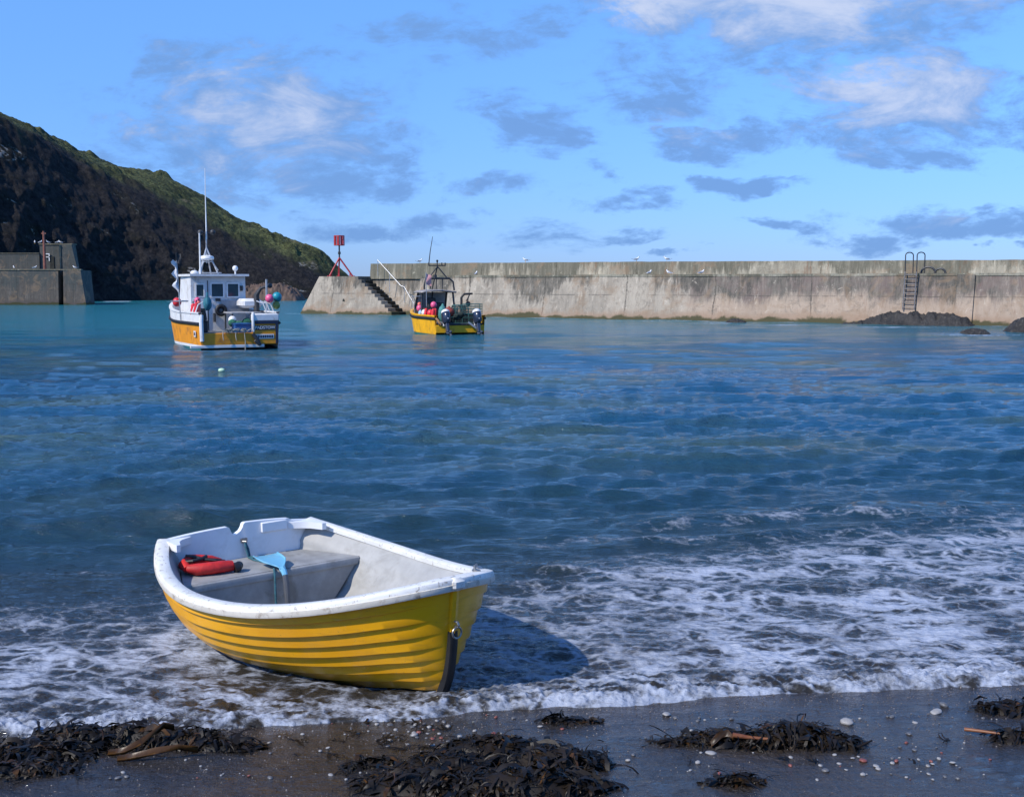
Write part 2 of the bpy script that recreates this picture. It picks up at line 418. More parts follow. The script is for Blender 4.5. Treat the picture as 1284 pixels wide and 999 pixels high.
    # breaking crests
    for (n0, x0, x1, a) in ((4.75, 1.2, 5.0, .55), (4.0, .3, 4.8, .5), (3.5, -4.2, -2.6, .5)):
        cc_ = n0+.35*fbm(gx*.55+n0, gy*0+n0, 3, 60)
        foam = np.maximum(foam, a*np.exp(-((n-cc_)/.14)**2)*sstep(x0-.6, x0+.6, gx)*(1-sstep(x1-.6, x1+.6, gx))*(.6+1.2*wob2))
    # far: white water at the foot of the breakwater, rocks and cliff
    dw = (gx-BO[0])*BN[0]+(gy-BO[1])*BN[1]; sw = (gx-BO[0])*BD[0]+(gy-BO[1])*BD[1]
    foam = np.maximum(foam, .9*np.exp(-(np.maximum(dw-.25, 0)/.45)**2)*(dw > -.6)*sstep(-2, 0, sw)*sstep(-.25, .25, fbm(sw*.25, dw*.4, 3, 70)))
    for (fx, fy, rx, ry, a) in ((15.6, 69, 2.0, 1.1, 1.0), (12.5, 71.5, 2.0, .7, .8), (19.5, 65.0, 3.2, .9, .8), (22.5, 56.5, 2.2, .55, .9), (9, 76, 2.5, .5, .6), (28.2, 58.8, 1.5, .6, .8), (5, 31, 4.5, 1.0, .28), (.8, 34.5, 2.0, .8, .28)):
        foam = np.maximum(foam, a*np.exp(-((gx-fx)/rx)**2-((gy-fy)/ry)**2)*(.5+1.5*np.clip(fbm(gx*.8, gy*1.2, 4, 72)+.3, 0, 1)))
    foam = np.maximum(foam, .8*np.exp(-(((gx+50)/14)**2+((gy-158)/7)**2))*sstep(-.05, .3, fbm(gx*.2, gy*.3, 4, 74)))
    P = np.stack([gx+ddx*(n > .6), gy+ddy*(n > .6), z], -1)
    return P, len(rows), len(t), np.clip(foam, 0, 1.2), n
def sea_material():
    m, nt, p = newmat('sea_water')
    geo = nt.new('ShaderNodeNewGeometry'); pos = geo.outputs['Position']
    def mp(sc, loc=(0, 0, 0)):
        k = nt.new('ShaderNodeMapping'); nt.l.new(pos, k.inputs[0]); k.inputs['Scale'].default_value = sc; k.inputs['Location'].default_value = loc
        return k.outputs[0]
    s = nt.new('ShaderNodeSeparateXYZ'); nt.l.new(pos, s.inputs[0])
    n = nt.math('SUBTRACT', s.outputs[1], nt.math('MULTIPLY', s.outputs[0], .165)); n = nt.math('SUBTRACT', n, 6.72)
    # water body: sand in suspension close in, green further out, turquoise beyond
    patch = nt.noise(mp((.10, .16, 1)), 1, 4, .6, .3)
    near = nt.mix(nt.ramp(n, .2, 5.5), (.028, .025, .021), (.012, .033, .044))
    midc = nt.mix(nt.ramp(patch, .44, .62), (.012, .070, .138), (.046, .088, .084))
    c = nt.mix(nt.ramp(n, 3, 14), near, midc)
    c = nt.mix(nt.ramp(n, 22, 75), c, (.014, .145, .180))
    # foam lace
    at = nt.new('ShaderNodeAttribute'); at.attribute_name = 'foam'; den = at.outputs['Fac']
    wv = nt.new('ShaderNodeTexNoise'); nt.l.new(mp((1.2, 1.6, 1)), wv.inputs['Vector']); wv.inputs['Scale'].default_value = 1; wv.inputs['Detail'].default_value = 5; wv.inputs['Roughness'].default_value = .6
    def warp(vec, amt):
        a = nt.new('ShaderNodeVectorMath', operation='SUBTRACT'); nt.l.new(wv.outputs['Color'], a.inputs[0]); a.inputs[1].default_value = (.5, .5, .5)
        b = nt.new('ShaderNodeVectorMath', operation='SCALE'); nt.l.new(a.outputs[0], b.inputs[0]); b.inputs['Scale'].default_value = amt
        d = nt.new('ShaderNodeVectorMath', operation='ADD'); nt.l.new(vec, d.inputs[0]); nt.l.new(b.outputs[0], d.inputs[1]); return d.outputs[0]
    def lace(sc, amt, loc):
        v = nt.new('ShaderNodeTexVoronoi', feature='DISTANCE_TO_EDGE', voronoi_dimensions='2D'); nt.l.new(warp(mp(sc, loc), amt), v.inputs['Vector']); v.inputs['Scale'].default_value = 1
        return v.outputs['Distance']
    e1 = lace((2.0, 2.7, 1), 2.6, (0, 0, 0)); e2 = lace((5.0, 6.5, 1), 3.2, (7, 3, 0))
    fine = nt.noise(mp((26, 34, 10)), 1, 5, .7); fine2 = nt.noise(mp((9, 16, 6)), 1, 5, .65, .5)
    k = nt.math('MULTIPLY', den, .40)
    f1 = nt.math('SUBTRACT', nt.math('ADD', k, -.02), e1)
    f2 = nt.math('SUBTRACT', nt.math('ADD', nt.math('MULTIPLY', den, .34), -.045), e2)
    f = nt.math('MAXIMUM', f1, f2)
    f = nt.math('ADD', f, nt.math('MULTIPLY', nt.math('SUBTRACT', fine2, .5), .58))
    f = nt.math('ADD', f, nt.math('MULTIPLY', nt.math('SUBTRACT', fine, .5), .20))
    f = nt.ramp(f, -.07, .24)
    f = nt.math('MULTIPLY', f, nt.ramp(den, .02, .16))
    thick = nt.math('MULTIPLY', f, nt.ramp(den, .2, 1.0, .55, .86))
    c = nt.mix(thick, c, (.43, .475, .57))
    nt.l.new(c, p.inputs['Base Color'])
    ro = nt.math('ADD', nt.ramp(thick, 0, .6, .06, .55, False), nt.ramp(n, 15, 70, 0, .08, False))
    nt.l.new(ro, p.inputs['Roughness'])
    p.inputs['IOR'].default_value = 1.333
    # ripples
    r1 = nt.noise(mp((3.6, 11, 5), (3, 1, 0)), 1, 5, .62, .25); r2 = nt.noise(mp((.7, 2.4, 1)), 1, 5, .6, .3)
    far = nt.ramp(n, 8, 40)
    r3 = nt.noise(mp((8, 28, 9), (9, 4, 0)), 1, 4, .6, .3)
    b = nt.bump(r1, 1.0, .055, nt.bump(r3, .5, .016))
    bn = nt.n.new('ShaderNodeBump'); nt.l.new(r2, bn.inputs['Height']); bn.inputs['Distance'].default_value = .22; nt.l.new(b, bn.inputs['Normal'])
    nt.l.new(nt.math('MULTIPLY', nt.math('MULTIPLY', far, nt.ramp(n, 80, 35, .7, 1)), .75), bn.inputs['Strength'])
    r4 = nt.noise(mp((1.5, 6.0, 3), (5, 8, 0)), 1, 5, .65, .3); b4 = nt.n.new('ShaderNodeBump'); nt.l.new(r4, b4.inputs['Height']); b4.inputs['Distance'].default_value = .15; nt.l.new(bn.outputs[0], b4.inputs['Normal']); nt.l.new(nt.math('MULTIPLY', nt.math('MULTIPLY', nt.ramp(n, 4, 14), nt.ramp(n, 60, 22, .6, 1)), .9), b4.inputs['Strength'])
    b3 = nt.bump(nt.math('ADD', f, nt.math('MULTIPLY', fine, .6)), .5, .012, b4.outputs[0])
    nt.l.new(b3, p.inputs['Normal'])
    return m
SP, snr, snc, sfoam, sn_ = build_sea()
sea = fast_mesh('sea', SP, snr, snc, sea_material(), True, {'foam': sfoam})
tag(sea, kind='structure')
SHORE_KEEP = None

# ------------------------------------------------------------------ hill with sea cliff
def hill():
    # control columns: base (x,y), cliff rim (x,y,z), crest (x,y,z), back (x,y)
    crest_px = [(425, 334), (405, 314), (375, 303), (335, 290), (300, 274), (260, 247), (210, 222), (160, 213), (110, 195), (60, 169), (0, 147), (-90, 118)]
    cols = []
    def base_y(px): return float(np.interp(px, [-90, 0, 115, 250, 380, 425], [138, 147, 160, 172, 180, 184]))
    cols.append(((-24, 190), (-24, 192, 0), (-23, 194, .5), (-22, 198)))
    for px, py in crest_px:
        yb = base_y(px); dep = float(np.interp(px, [-90, 0, 210, 425], [50, 44, 34, 12])); yc = yb+dep
        t = (px-642)/1500
        zc = CAMH+(355-py)/1500*yc
        rf = float(np.interp(px, [0, 110, 200, 300, 425], [.90, .84, .74, .66, .6])); yr = yb+dep*.42
        cols.append(((t*yb, yb), (t*yr-1, yr, zc*rf), (t*yc, yc, zc), (t*(yc+70)-10, yc+70)))
    cols.append(((-78, 120), (-92, 122, 34), (-118, 128, 42), (-190, 150)))
    cols.append(((-82, 100), (-97, 98, 28), (-122, 98, 36), (-200, 100)))
    cols.append(((-90, 82), (-101, 80, 18), (-125, 78, 24), (-200, 60)))
    cols.append(((-102, 68), (-108, 66, 6), (-125, 64, 10), (-180, 40)))
    nC = len(cols); NU, NV = 640, 170
    tt = np.concatenate([np.linspace(0, nC-5, 560), np.linspace(nC-5, nC-1, 81)[1:]]); NU = len(tt)
    def interp(f): 
        a = np.array([f(c) for c in cols], float); k = np.arange(nC)
        out = np.stack([np.interp(tt, k, a[:, j]) for j in range(a.shape[1])], 1)
        ker = np.ones(15)/15
        for j in range(out.shape[1]):
            pad = np.pad(out[:, j], 7, mode='edge'); out[:, j] = np.convolve(pad, ker, 'valid')
        return out
    B = interp(lambda c: (*c[0], -1.5)); Rm = interp(lambda c: c[1]); Cr = interp(lambda c: c[2]); Bk = interp(lambda c: (*c[3], -2.))
    vv = np.concatenate([np.linspace(0, 1, 80)[:-1], np.linspace(1, 2, 66)[:-1], np.linspace(2, 3, 25)])
    P = np.zeros((NU, len(vv), 3))
    for j, w in enumerate(vv):
        if w < 1: q = B+(Rm-B)*np.array([w**1.5, w**1.5, w]); 
        elif w < 2:
            k = w-1; q = Rm+(Cr-Rm)*k; q[:, 2] += (Cr[:, 2]-Rm[:, 2])*.42*k*(1-k)*1.6
        else: q = Cr+(Bk-Cr)*(w-2); q[:, 2] = Cr[:, 2]+(Bk[:, 2]-Cr[:, 2])*(w-2)**1.3
        P[:, j] = q
    # relief: gullies and blocks on the face, scrub lumps on the slope
    a = P[..., 0]*.8+P[..., 1]*.6; zz = P[..., 2]; cross = P[..., 1]*.8-P[..., 0]*.6
    face = np.clip(1.25-vv, 0, 1)[None]*np.clip(vv*6, 0, 1)[None]
    ridged = 1-np.abs(fbm(a*.07+zz*.02, zz*.035, 5, 81))*2.2
    blocks = fbm(a*.25, zz*.32, 5, 83, .6)
    disp = face*(3.2*(ridged-.5)+2.0*blocks)
    hs_ = np.clip(zz/8, .15, 1)
    P[..., 0] += disp*.62*hs_; P[..., 1] += -disp*.78*hs_
    scr = np.clip(vv-.7, 0, .5)[None]*2*np.clip(zz/6, .2, 1)
    soft = scr*(.55*fbm(a*.35, cross*.35, 5, 85, .65)+.28*(.6-worley(a*1.1, cross*.8, 86)))
    crest_fade = np.where(np.abs(vv-2)[None] < .02, .6, 1)
    P[..., 2] += soft*crest_fade
    rk = np.clip(fbm(a*.18+5, cross*.15, 4, 88)-.22, 0, 1)*scr*3.0
    P[..., 2] += rk
    veg = np.broadcast_to(vv[None], P.shape[:2])+.35*fbm(a*.12, zz*.16, 4, 95)+.12*fbm(a*.7, zz*.7, 3, 96)
    return P, NU, len(vv), veg
def hill_material():
    m, nt, p = newmat('headland')
    v = nt.coords('Object')
    geo = nt.new('ShaderNodeNewGeometry'); s = nt.new('ShaderNodeSeparateXYZ'); nt.l.new(geo.outputs['Normal'], s.inputs[0])
    s2 = nt.new('ShaderNodeSeparateXYZ'); nt.l.new(geo.outputs['Position'], s2.inputs[0])
    n1 = nt.noise(v, .22, 6, .65, .3); n2 = nt.noise(v, 1.3, 6, .7); n3 = nt.noise(nt.coords('Object', (.12, .12, .3)), 1, 6, .7, .6)
    grass = nt.mix(nt.ramp(n1, .38, .62), (.042, .052, .022), (.125, .140, .058))
    grass = nt.mix(nt.math('MULTIPLY', nt.ramp(nt.noise(v, 3.2, 5, .75), .48, .6), .85), nt.mix(nt.ramp(n2, .42, .7), grass, (.026, .030, .015)), (.016, .020, .010))
    grass = nt.mix(nt.ramp(n3, .62, .72), grass, (.17, .145, .085))
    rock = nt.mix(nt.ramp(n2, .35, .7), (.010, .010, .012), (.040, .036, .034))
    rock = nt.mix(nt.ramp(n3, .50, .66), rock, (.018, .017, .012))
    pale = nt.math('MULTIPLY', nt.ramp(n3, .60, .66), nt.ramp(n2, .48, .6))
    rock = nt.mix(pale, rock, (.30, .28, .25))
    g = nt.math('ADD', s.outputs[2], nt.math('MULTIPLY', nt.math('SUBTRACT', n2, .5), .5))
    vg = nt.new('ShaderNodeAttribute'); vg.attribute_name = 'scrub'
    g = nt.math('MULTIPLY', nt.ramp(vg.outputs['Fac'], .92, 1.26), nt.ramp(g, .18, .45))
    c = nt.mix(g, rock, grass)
    nt.l.new(c, p.inputs['Base Color']); p.inputs['Roughness'].default_value = .92; p.inputs['Specular IOR Level'].default_value = .15
    nt.l.new(nt.bump(nt.noise(v, 2.2, 6, .75), .9, .4), p.inputs['Normal'])
    return m
HP, hnu, hnv, hveg = hill()
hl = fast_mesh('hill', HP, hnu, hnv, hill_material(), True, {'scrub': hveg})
tag(hl, kind='structure')

# ------------------------------------------------------------------ concrete
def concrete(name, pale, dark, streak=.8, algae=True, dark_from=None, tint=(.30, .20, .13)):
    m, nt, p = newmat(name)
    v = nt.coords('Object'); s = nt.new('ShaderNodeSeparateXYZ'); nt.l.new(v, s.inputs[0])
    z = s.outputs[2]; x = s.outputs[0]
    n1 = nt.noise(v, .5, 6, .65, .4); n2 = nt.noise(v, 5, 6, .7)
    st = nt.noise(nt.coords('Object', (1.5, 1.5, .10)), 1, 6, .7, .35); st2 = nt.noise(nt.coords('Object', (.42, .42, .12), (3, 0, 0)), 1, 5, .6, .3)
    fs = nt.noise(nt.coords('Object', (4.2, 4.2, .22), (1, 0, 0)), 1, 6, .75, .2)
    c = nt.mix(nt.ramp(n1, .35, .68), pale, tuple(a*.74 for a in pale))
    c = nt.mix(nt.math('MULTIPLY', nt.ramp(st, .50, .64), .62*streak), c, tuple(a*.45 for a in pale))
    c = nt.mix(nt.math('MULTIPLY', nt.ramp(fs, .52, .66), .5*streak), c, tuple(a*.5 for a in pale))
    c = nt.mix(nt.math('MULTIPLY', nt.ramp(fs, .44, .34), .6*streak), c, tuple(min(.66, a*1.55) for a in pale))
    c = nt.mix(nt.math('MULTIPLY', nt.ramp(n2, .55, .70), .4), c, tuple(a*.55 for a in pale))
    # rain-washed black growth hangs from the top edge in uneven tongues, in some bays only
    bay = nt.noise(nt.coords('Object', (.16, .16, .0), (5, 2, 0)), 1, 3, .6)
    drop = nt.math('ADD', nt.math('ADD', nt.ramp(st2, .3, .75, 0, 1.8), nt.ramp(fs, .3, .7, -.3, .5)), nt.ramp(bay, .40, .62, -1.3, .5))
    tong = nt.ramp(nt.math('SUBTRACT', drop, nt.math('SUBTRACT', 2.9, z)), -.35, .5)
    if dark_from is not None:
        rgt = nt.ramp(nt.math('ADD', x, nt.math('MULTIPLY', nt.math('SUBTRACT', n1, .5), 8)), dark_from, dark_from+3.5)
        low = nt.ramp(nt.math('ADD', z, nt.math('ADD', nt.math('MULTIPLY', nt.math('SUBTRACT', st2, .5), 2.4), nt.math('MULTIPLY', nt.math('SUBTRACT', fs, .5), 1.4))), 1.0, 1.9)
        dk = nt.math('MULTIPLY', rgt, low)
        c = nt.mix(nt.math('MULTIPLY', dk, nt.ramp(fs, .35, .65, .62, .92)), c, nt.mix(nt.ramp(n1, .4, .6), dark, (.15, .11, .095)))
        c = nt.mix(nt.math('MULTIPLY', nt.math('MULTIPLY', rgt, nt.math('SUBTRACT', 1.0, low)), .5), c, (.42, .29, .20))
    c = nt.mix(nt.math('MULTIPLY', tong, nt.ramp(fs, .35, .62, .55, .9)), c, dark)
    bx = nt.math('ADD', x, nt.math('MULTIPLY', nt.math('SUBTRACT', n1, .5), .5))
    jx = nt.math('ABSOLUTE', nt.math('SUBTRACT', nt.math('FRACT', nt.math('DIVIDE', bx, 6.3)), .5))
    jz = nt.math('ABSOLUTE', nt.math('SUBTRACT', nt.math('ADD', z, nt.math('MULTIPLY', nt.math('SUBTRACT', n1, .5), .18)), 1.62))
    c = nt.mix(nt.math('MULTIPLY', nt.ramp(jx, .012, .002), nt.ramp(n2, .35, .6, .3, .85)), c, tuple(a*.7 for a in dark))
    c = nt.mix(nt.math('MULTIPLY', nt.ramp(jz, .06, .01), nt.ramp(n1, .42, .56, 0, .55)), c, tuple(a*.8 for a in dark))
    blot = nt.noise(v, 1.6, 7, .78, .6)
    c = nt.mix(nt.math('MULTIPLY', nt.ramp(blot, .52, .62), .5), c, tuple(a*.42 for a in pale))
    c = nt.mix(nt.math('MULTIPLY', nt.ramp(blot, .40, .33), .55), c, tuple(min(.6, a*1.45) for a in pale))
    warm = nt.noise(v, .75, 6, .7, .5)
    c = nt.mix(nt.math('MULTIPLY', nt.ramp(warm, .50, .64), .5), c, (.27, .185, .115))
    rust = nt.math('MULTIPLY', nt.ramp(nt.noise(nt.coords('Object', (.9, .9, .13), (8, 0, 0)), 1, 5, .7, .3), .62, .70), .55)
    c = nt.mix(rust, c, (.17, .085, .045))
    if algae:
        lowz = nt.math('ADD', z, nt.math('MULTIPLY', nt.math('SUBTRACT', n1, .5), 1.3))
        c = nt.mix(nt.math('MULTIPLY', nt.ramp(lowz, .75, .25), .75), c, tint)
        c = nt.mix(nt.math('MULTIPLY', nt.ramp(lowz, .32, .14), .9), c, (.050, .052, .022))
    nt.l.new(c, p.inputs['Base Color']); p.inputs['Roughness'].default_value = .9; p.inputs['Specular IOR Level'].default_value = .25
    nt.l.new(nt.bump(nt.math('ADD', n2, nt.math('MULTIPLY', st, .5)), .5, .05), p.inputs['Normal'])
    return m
M_CONC = concrete('weathered_concrete', (.40, .345, .27), (.075, .07, .058), dark_from=31)
M_PARA = concrete('parapet_concrete', (.37, .335, .25), (.11, .105, .075), algae=False)
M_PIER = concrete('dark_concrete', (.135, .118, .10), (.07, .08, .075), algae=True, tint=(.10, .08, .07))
M_SLIME = mat('black_green_slime', (.016, .017, .012), .75, .5, 4, (.06, .06, .03), .5, 2)
M_WPAINT = mat('white_paint', (.74, .74, .72), .35, .05, 5, (.45, .42, .36), .35, 3)
M_GALV = mat('galvanised_steel', (.42, .43, .44), .45, .15, 8, (.20, .12, .07), .6, 5, metal=.5)
M_RUSTR = mat('red_paint', (.42, .03, .035), .5, .2, 6, (.14, .04, .03), .6, 3)
M_BLK = mat('black_rubber', (.012, .012, .013), .55, .3, 10)
M_DKMET = mat('dark_metal', (.03, .032, .035), .5, .25, 8, (.12, .08, .05), .4, 4)

# breakwater frame: local x along the wall towards the right, y away from the camera, z up
BW = empty('breakwater', (BO[0], BO[1], 0), math.atan2(BD[1], BD[0]), label='long weathered concrete breakwater with parapet and stepped end closing the harbour', cat='breakwater')
def b2w(x, y, z=0.):
    c, s = BD
    return Vector((BO[0]+x*c-y*s, BO[1]+x*s+y*c, z))
QZ = 2.92
def s_at(px, yoff):       # along-wall position whose point projects at this column
    t = (px-642)/1500; c, s = BD
    # (BO0 + x*c - y*s) = t*(BO1 + x*s + y*c)
    return (t*(BO[1]+yoff*c)-BO[0]+yoff*s)/(c-t*s)
def wall_strip(x0, x1, y_off, ztop, zbot, batter, nx, back, bulge=.04):
    mb = MB(); rows = []
    zs = np.linspace(zbot, ztop, 16)
    for zc in zs:
        row = []
        for x in np.linspace(x0, x1, nx):
            k = (ztop-zc)/(ztop-0.)
            yy = y_off+batter*(1-k)+bulge*float(perlin(x*.6, zc*.9, 9))
            row.append((x, yy, zc+(.05*float(perlin(x*.4, 1.5, 12)) if zc == zs[-1] else 0)))
        rows.append(row)
    rows.append([(p[0], back, p[2]) for p in rows[-1]])
    rows.append([(p[0], back, zbot) for p in rows[-1]])
    mb.grid(rows); n = len(rows)
    for e in (0, -1): mb.add([r[e] for r in rows], [tuple(range(n))])
    return mb
# main wall
mw = wall_strip(11.3, 86, 0., QZ, -2.0, .62, 260, 7.5)
mw.build('quay_wall', M_CONC, BW, angle=50)
wall_strip(3.2, 11.7, 1.75, QZ-.01, -2.0, .45, 40, 7.3).build('stair_wall', M_CONC, BW, angle=50)
bt_ = s_at(1207, .2)
wall_strip(bt_-.5, bt_+.5, -.10, QZ-.04, -2., .62, 12, 1.4, .06).build('buttress', M_CONC, BW, angle=50)
# coping lip
lip = MB(); rows = [[], [], [], []]
for x in np.linspace(11.4, 86, 160):
    w = .03*float(perlin(x*.9, 4.4, 15))
    for r_, (yy, zz) in zip(rows, ((.56+w, QZ-.10), (.54+w, QZ+.05), (1.05, QZ+.055), (1.05, QZ-.1))): r_.append((x, yy, zz))
lip.grid(rows); lip.build('coping', M_PARA, BW)
# parapet wall set back from the quay edge
pp = MB(); rows = []
NXP = 240
for yy, zz in ((2.0, -.2), (2.05, .35), (2.1, .8), (2.12, 1.0), (2.55, 1.0), (2.6, -.2)):
    row = []
    for x in np.linspace(5.4, 86, NXP):
        h = np.interp(x, [0, 9, 30, 55, 70, 86], [.98, .98, .92, .80, .72, .72])*(1 if zz > 0 else 1)
        if 62 < x < 63.2: h -= .03
        row.append((x, yy+.03*float(perlin(x*.5, zz*2, 19)), QZ+zz*h+(.035*float(fbm(np.array(x*.7), np.array(zz*0.+2.2), 3, 17)) if zz > .9 else 0)))
    rows.append(row)
pp.grid(rows)
for e in (0, -1): pp.add([r[e] for r in rows], [tuple(range(len(rows)))])
pp.build('parapet', M_PARA, BW, angle=40)
# pier head: sloping end block, stepped on its right side
NS = 11; sx0, sx1 = 5.45, 9.35
prof = [(-.05, -2.), (0., 0.), (1.55, QZ), (sx0, QZ)]
st_r = QZ/NS; st_t = (sx1-sx0)/NS
for i in range(NS):
    prof += [(sx0+i*st_t+.04, QZ-(i+1)*st_r+.02), (sx0+(i+1)*st_t, QZ-(i+1)*st_r)]
prof += [(sx1+.3, -2.)]
hd = MB(); hd.prism(prof, -.02, .42, 'y')
# batter the outer face
hd.v = [(x, y-(.55*(QZ-z)/QZ if y < .1 else 0)+.52 if y < .1 else y+.52, z) for x, y, z in hd.v]
hd.build('pier_head', M_CONC, BW, smooth=False)
body = MB(); body.prism([(0.03, -2), (.02, 0), (1.57, QZ-.004), (sx0-.02, QZ-.004), (sx0-.02, -2)], .94, 7.2, 'y'); body.build('pier_core', M_CONC, BW, smooth=False)
for i in range(NS):
    s_ = MB(); x0_ = sx0+i*st_t
    zt = QZ-(i+1)*st_r
    s_.box((x0_+st_t/2-.02, 1.42, (zt-1.5-.03)/2), (st_t+.03, .94, zt+1.5-.03), bev=.03)
    s_.build('step', M_SLIME, BW)
# a dark weep hole in the end face
wh = MB(); wh.prism([(4.05, .86), (4.40, .84), (4.42, 1.02), (4.30, 1.20), (4.2, 1.18), (4.16, 1.0)], .135, .22, 'y'); 
wh.build('weep_hole', M_SLIME, BW, smooth=False)
# stair handrail
hr = empty('handrail', b2w(0, 0, 0), math.atan2(BD[1], BD[0]), label='pale pipe handrail running down beside the breakwater steps', cat='handrail')
rail = MB(); rail.tube([(6.55, 1.5, QZ+1.25), (6.6, 1.5, QZ+1.22), (8.9, 1.35, QZ-.72), (9.2, 1.35, QZ-.80), (10.35, 1.2, QZ-2.25)], .026, 8); rail.build('rail', M_GALV, hr)
for x, z0, z1 in ((6.58, QZ+.02, QZ+1.22), (7.7, QZ-1.2, QZ+.35), (9.1, QZ-2.0, QZ-.64)):
    p_ = MB(); p_.tube([(x, 1.5, z0), (x, 1.5, z1)], .022, 8); p_.build('post', M_GALV, hr)

# red beacon on the pier head
bc = empty('beacon', b2w(s_at(427, 2.2), 2.2, QZ), .4, label='red tripod beacon with barrel topmark on the breakwater end', cat='beacon')
for k, a in enumerate((R(205), R(-20), R(80))):
    l = MB(); e = Vector((math.cos(a)*1.05, math.sin(a)*1.05, 0)); l.tube([e, Vector((0, 0, 1.48))], .062, 8); l.box((e.x, e.y, .03), (.28, .28, .06), bev=.01)
    br = e*.78; l.tube([br+Vector((0, 0, .33)), Vector((br.x, br.y, 0))], .045, 6)
    l.build('leg', M_RUSTR, bc)
ms = MB(); ms.tube([(0, 0, 1.3), (0, 0, 2.5)], .06, 10); ms.tube([(0, 0, 1.75), (0, 0, 1.95)], .11, 10); ms.build('mast', M_DKMET, bc)
rod = MB(); rod.tube([(-.02, 0, 0), (-.02, 0, 1.3)], .03, 8); rod.build('stay_rod', M_RUSTR, bc)
tm = empty('topmark', (0, 0, 0)); tm.parent = bc
for zc in (2.46, 3.2):
    q = MB(); q.tube([(.4*math.cos(t), .4*math.sin(t), zc) for t in np.linspace(0, 6.283, 25)[:-1]], .03, 6, closed=True); q.tube([(-.4, 0, zc), (.4, 0, zc)], .025, 6); q.tube([(0, -.4, zc), (0, .4, zc)], .025, 6); q.build('ring', M_RUSTR, tm)
for k in range(9):
    a = k*2*math.pi/9; q = MB(); q.box((.4*math.cos(a), .4*math.sin(a), 2.83), (.03, .17, .74), rz=a, bev=.006); q.build('slat', M_RUSTR, tm)
q = MB(); q.tube([(0, 0, 2.45), (0, 0, 3.22)], .04, 8); q.build('spindle', M_DKMET, tm)

M_LADD = mat('weathered_steel', (.17, .16, .155), .6, .3, 8, (.12, .06, .035), .6, 5, metal=.2)
# access ladder further along: px 1130-1150
LS = s_at(1139, .3)
ld = empty('ladder', b2w(LS, 0, 0), math.atan2(BD[1], BD[0]), label='steel access ladder with tall hooped handholds bolted to the breakwater wall', cat='ladder')
for sgn in (-.33, .33):
    l = MB()
    l.tube([(sgn, .05, .85), (sgn, .38, QZ+.15)], .035, 8); l.build('stile', M_LADD, ld)
    hoop = MB(); x1 = sgn*1.0; x2 = sgn+.38*(1 if sgn > 0 else -.35)
    pts = [(sgn*1.0, .38, QZ+.1), (sgn, .38, QZ+1.1)]
    for t in np.linspace(0, math.pi, 9): pts.append((sgn+.17*(1-math.cos(t)), .38+.45*(1-math.cos(t))/2, QZ+1.1+.17*math.sin(t)))
    pts.append((sgn+.34, .83, QZ+.05))
    hoop.tube(pts, .032, 8); hoop.build('handhold', M_DKMET, ld)
for k in range(8):
    z = 1.0+k*.27; q = MB(); yy = .05+(z-.85)/(QZ+.15-.85)*.33
    q.tube([(-.33, yy, z), (.33, yy, z)], .024, 8); q.build('rung', M_LADD, ld)
for x_, rr in ((s_at(1161, .85), .40), (s_at(1176, .85), .29)):
    q = MB(); q.tube([(rr*math.cos(t), 0, rr*math.sin(t)*.9) for t in np.linspace(0, math.pi, 14)], .06, 8); q.box((-rr, 0, .02), (.14, .14, .04), bev=.01); q.box((rr, 0, .02), (.14, .14, .04), bev=.01)
    o = q.build('mooring_hoop', M_DKMET); o.location = b2w(x_, .85, QZ+.055); o.rotation_euler.z = math.atan2(BD[1], BD[0])
    tag(o, 'larger dark mooring hoop on the quay edge beside the ladder' if rr > .35 else 'smaller dark mooring hoop on the quay edge, farther from the ladder', 'mooring hoop', 'mooring hoops on the quay')

# gulls ---------------------------------------------------------------
M_GW = mat('gull_white', (.80, .80, .80), .7, .04); M_GG = mat('gull_grey', (.28, .29, .31), .7, .1); M_GY = mat('gull_yellow', (.7, .42, .05), .5, .1)
def make_gull():
    g = empty('gull', (0, 0, 0))
    b = MB()
    st = [(-.30, .15, .012), (-.22, .165, .03), (-.12, .19, .066), (0, .215, .085), (.09, .245, .080), (.145, .29, .05), (.165, .335, .042), (.185, .37, .05), (.215, .385, .045), (.24, .383, .02)]
    b.tube([(x, 0, z) for x, z, r in st], [r for *_, r in st], 10); b.build('body', M_GW, g)
    for s in (-1, 1):
        w = MB(); w.grid([[(x, s*(.02+wd*math.sin(a)), .235+h*math.cos(a)) for a in np.linspace(.25, 1.9, 6)] for x, wd, h in ((-.40, .012, -.03), (-.28, .045, .0), (-.12, .075, .03), (.02, .088, .05), (.10, .07, .04))]); w.build('wing', M_GG, g)
        l = MB(); l.tube([(.01, s*.03, .17), (.015, s*.03, .0)], .008, 6); l.box((.03, s*.03, .004), (.06, .04, .008)); l.build('leg', M_GY, g)
    k = MB(); k.tube([(.235, 0, .383), (.27, 0, .378), (.295, 0, .362)], [.016, .012, .004], 6); k.build('beak', M_GY, g)
    return g
gull = make_gull()
def par_top(x): return QZ+float(np.interp(x, [0, 9, 30, 55, 70, 86], [.98, .98, .92, .80, .72, .72]))
first = True
def place_gull(loc, rz, label, group, sc=1.3):
    global first
    g = gull if first else copy_tree(gull); first = False
    g.location = loc; g.rotation_euler = (0, 0, rz); g.scale = (sc, sc, sc); tag(g, label, 'gull', group)
def parapet_gull(px, rz, label): x = s_at(px, 2.33); place_gull(b2w(x, 2.33, par_top(x)), rz, label, 'gulls standing on the breakwater parapet', .85)
def quay_gull(px, rz, label): x = s_at(px, 1.2); place_gull(b2w(x, 1.2, QZ+.0), rz, label, 'gulls standing on the breakwater walkway', .85)
parapet_gull(527, 0.3, 'gull on the parapet just left of the mast of the far yellow boat')
parapet_gull(659, 2.9, 'gull alone on the parapet right of the far yellow boat')
parapet_gull(797, .2, 'left gull of the close pair standing on the parapet top')
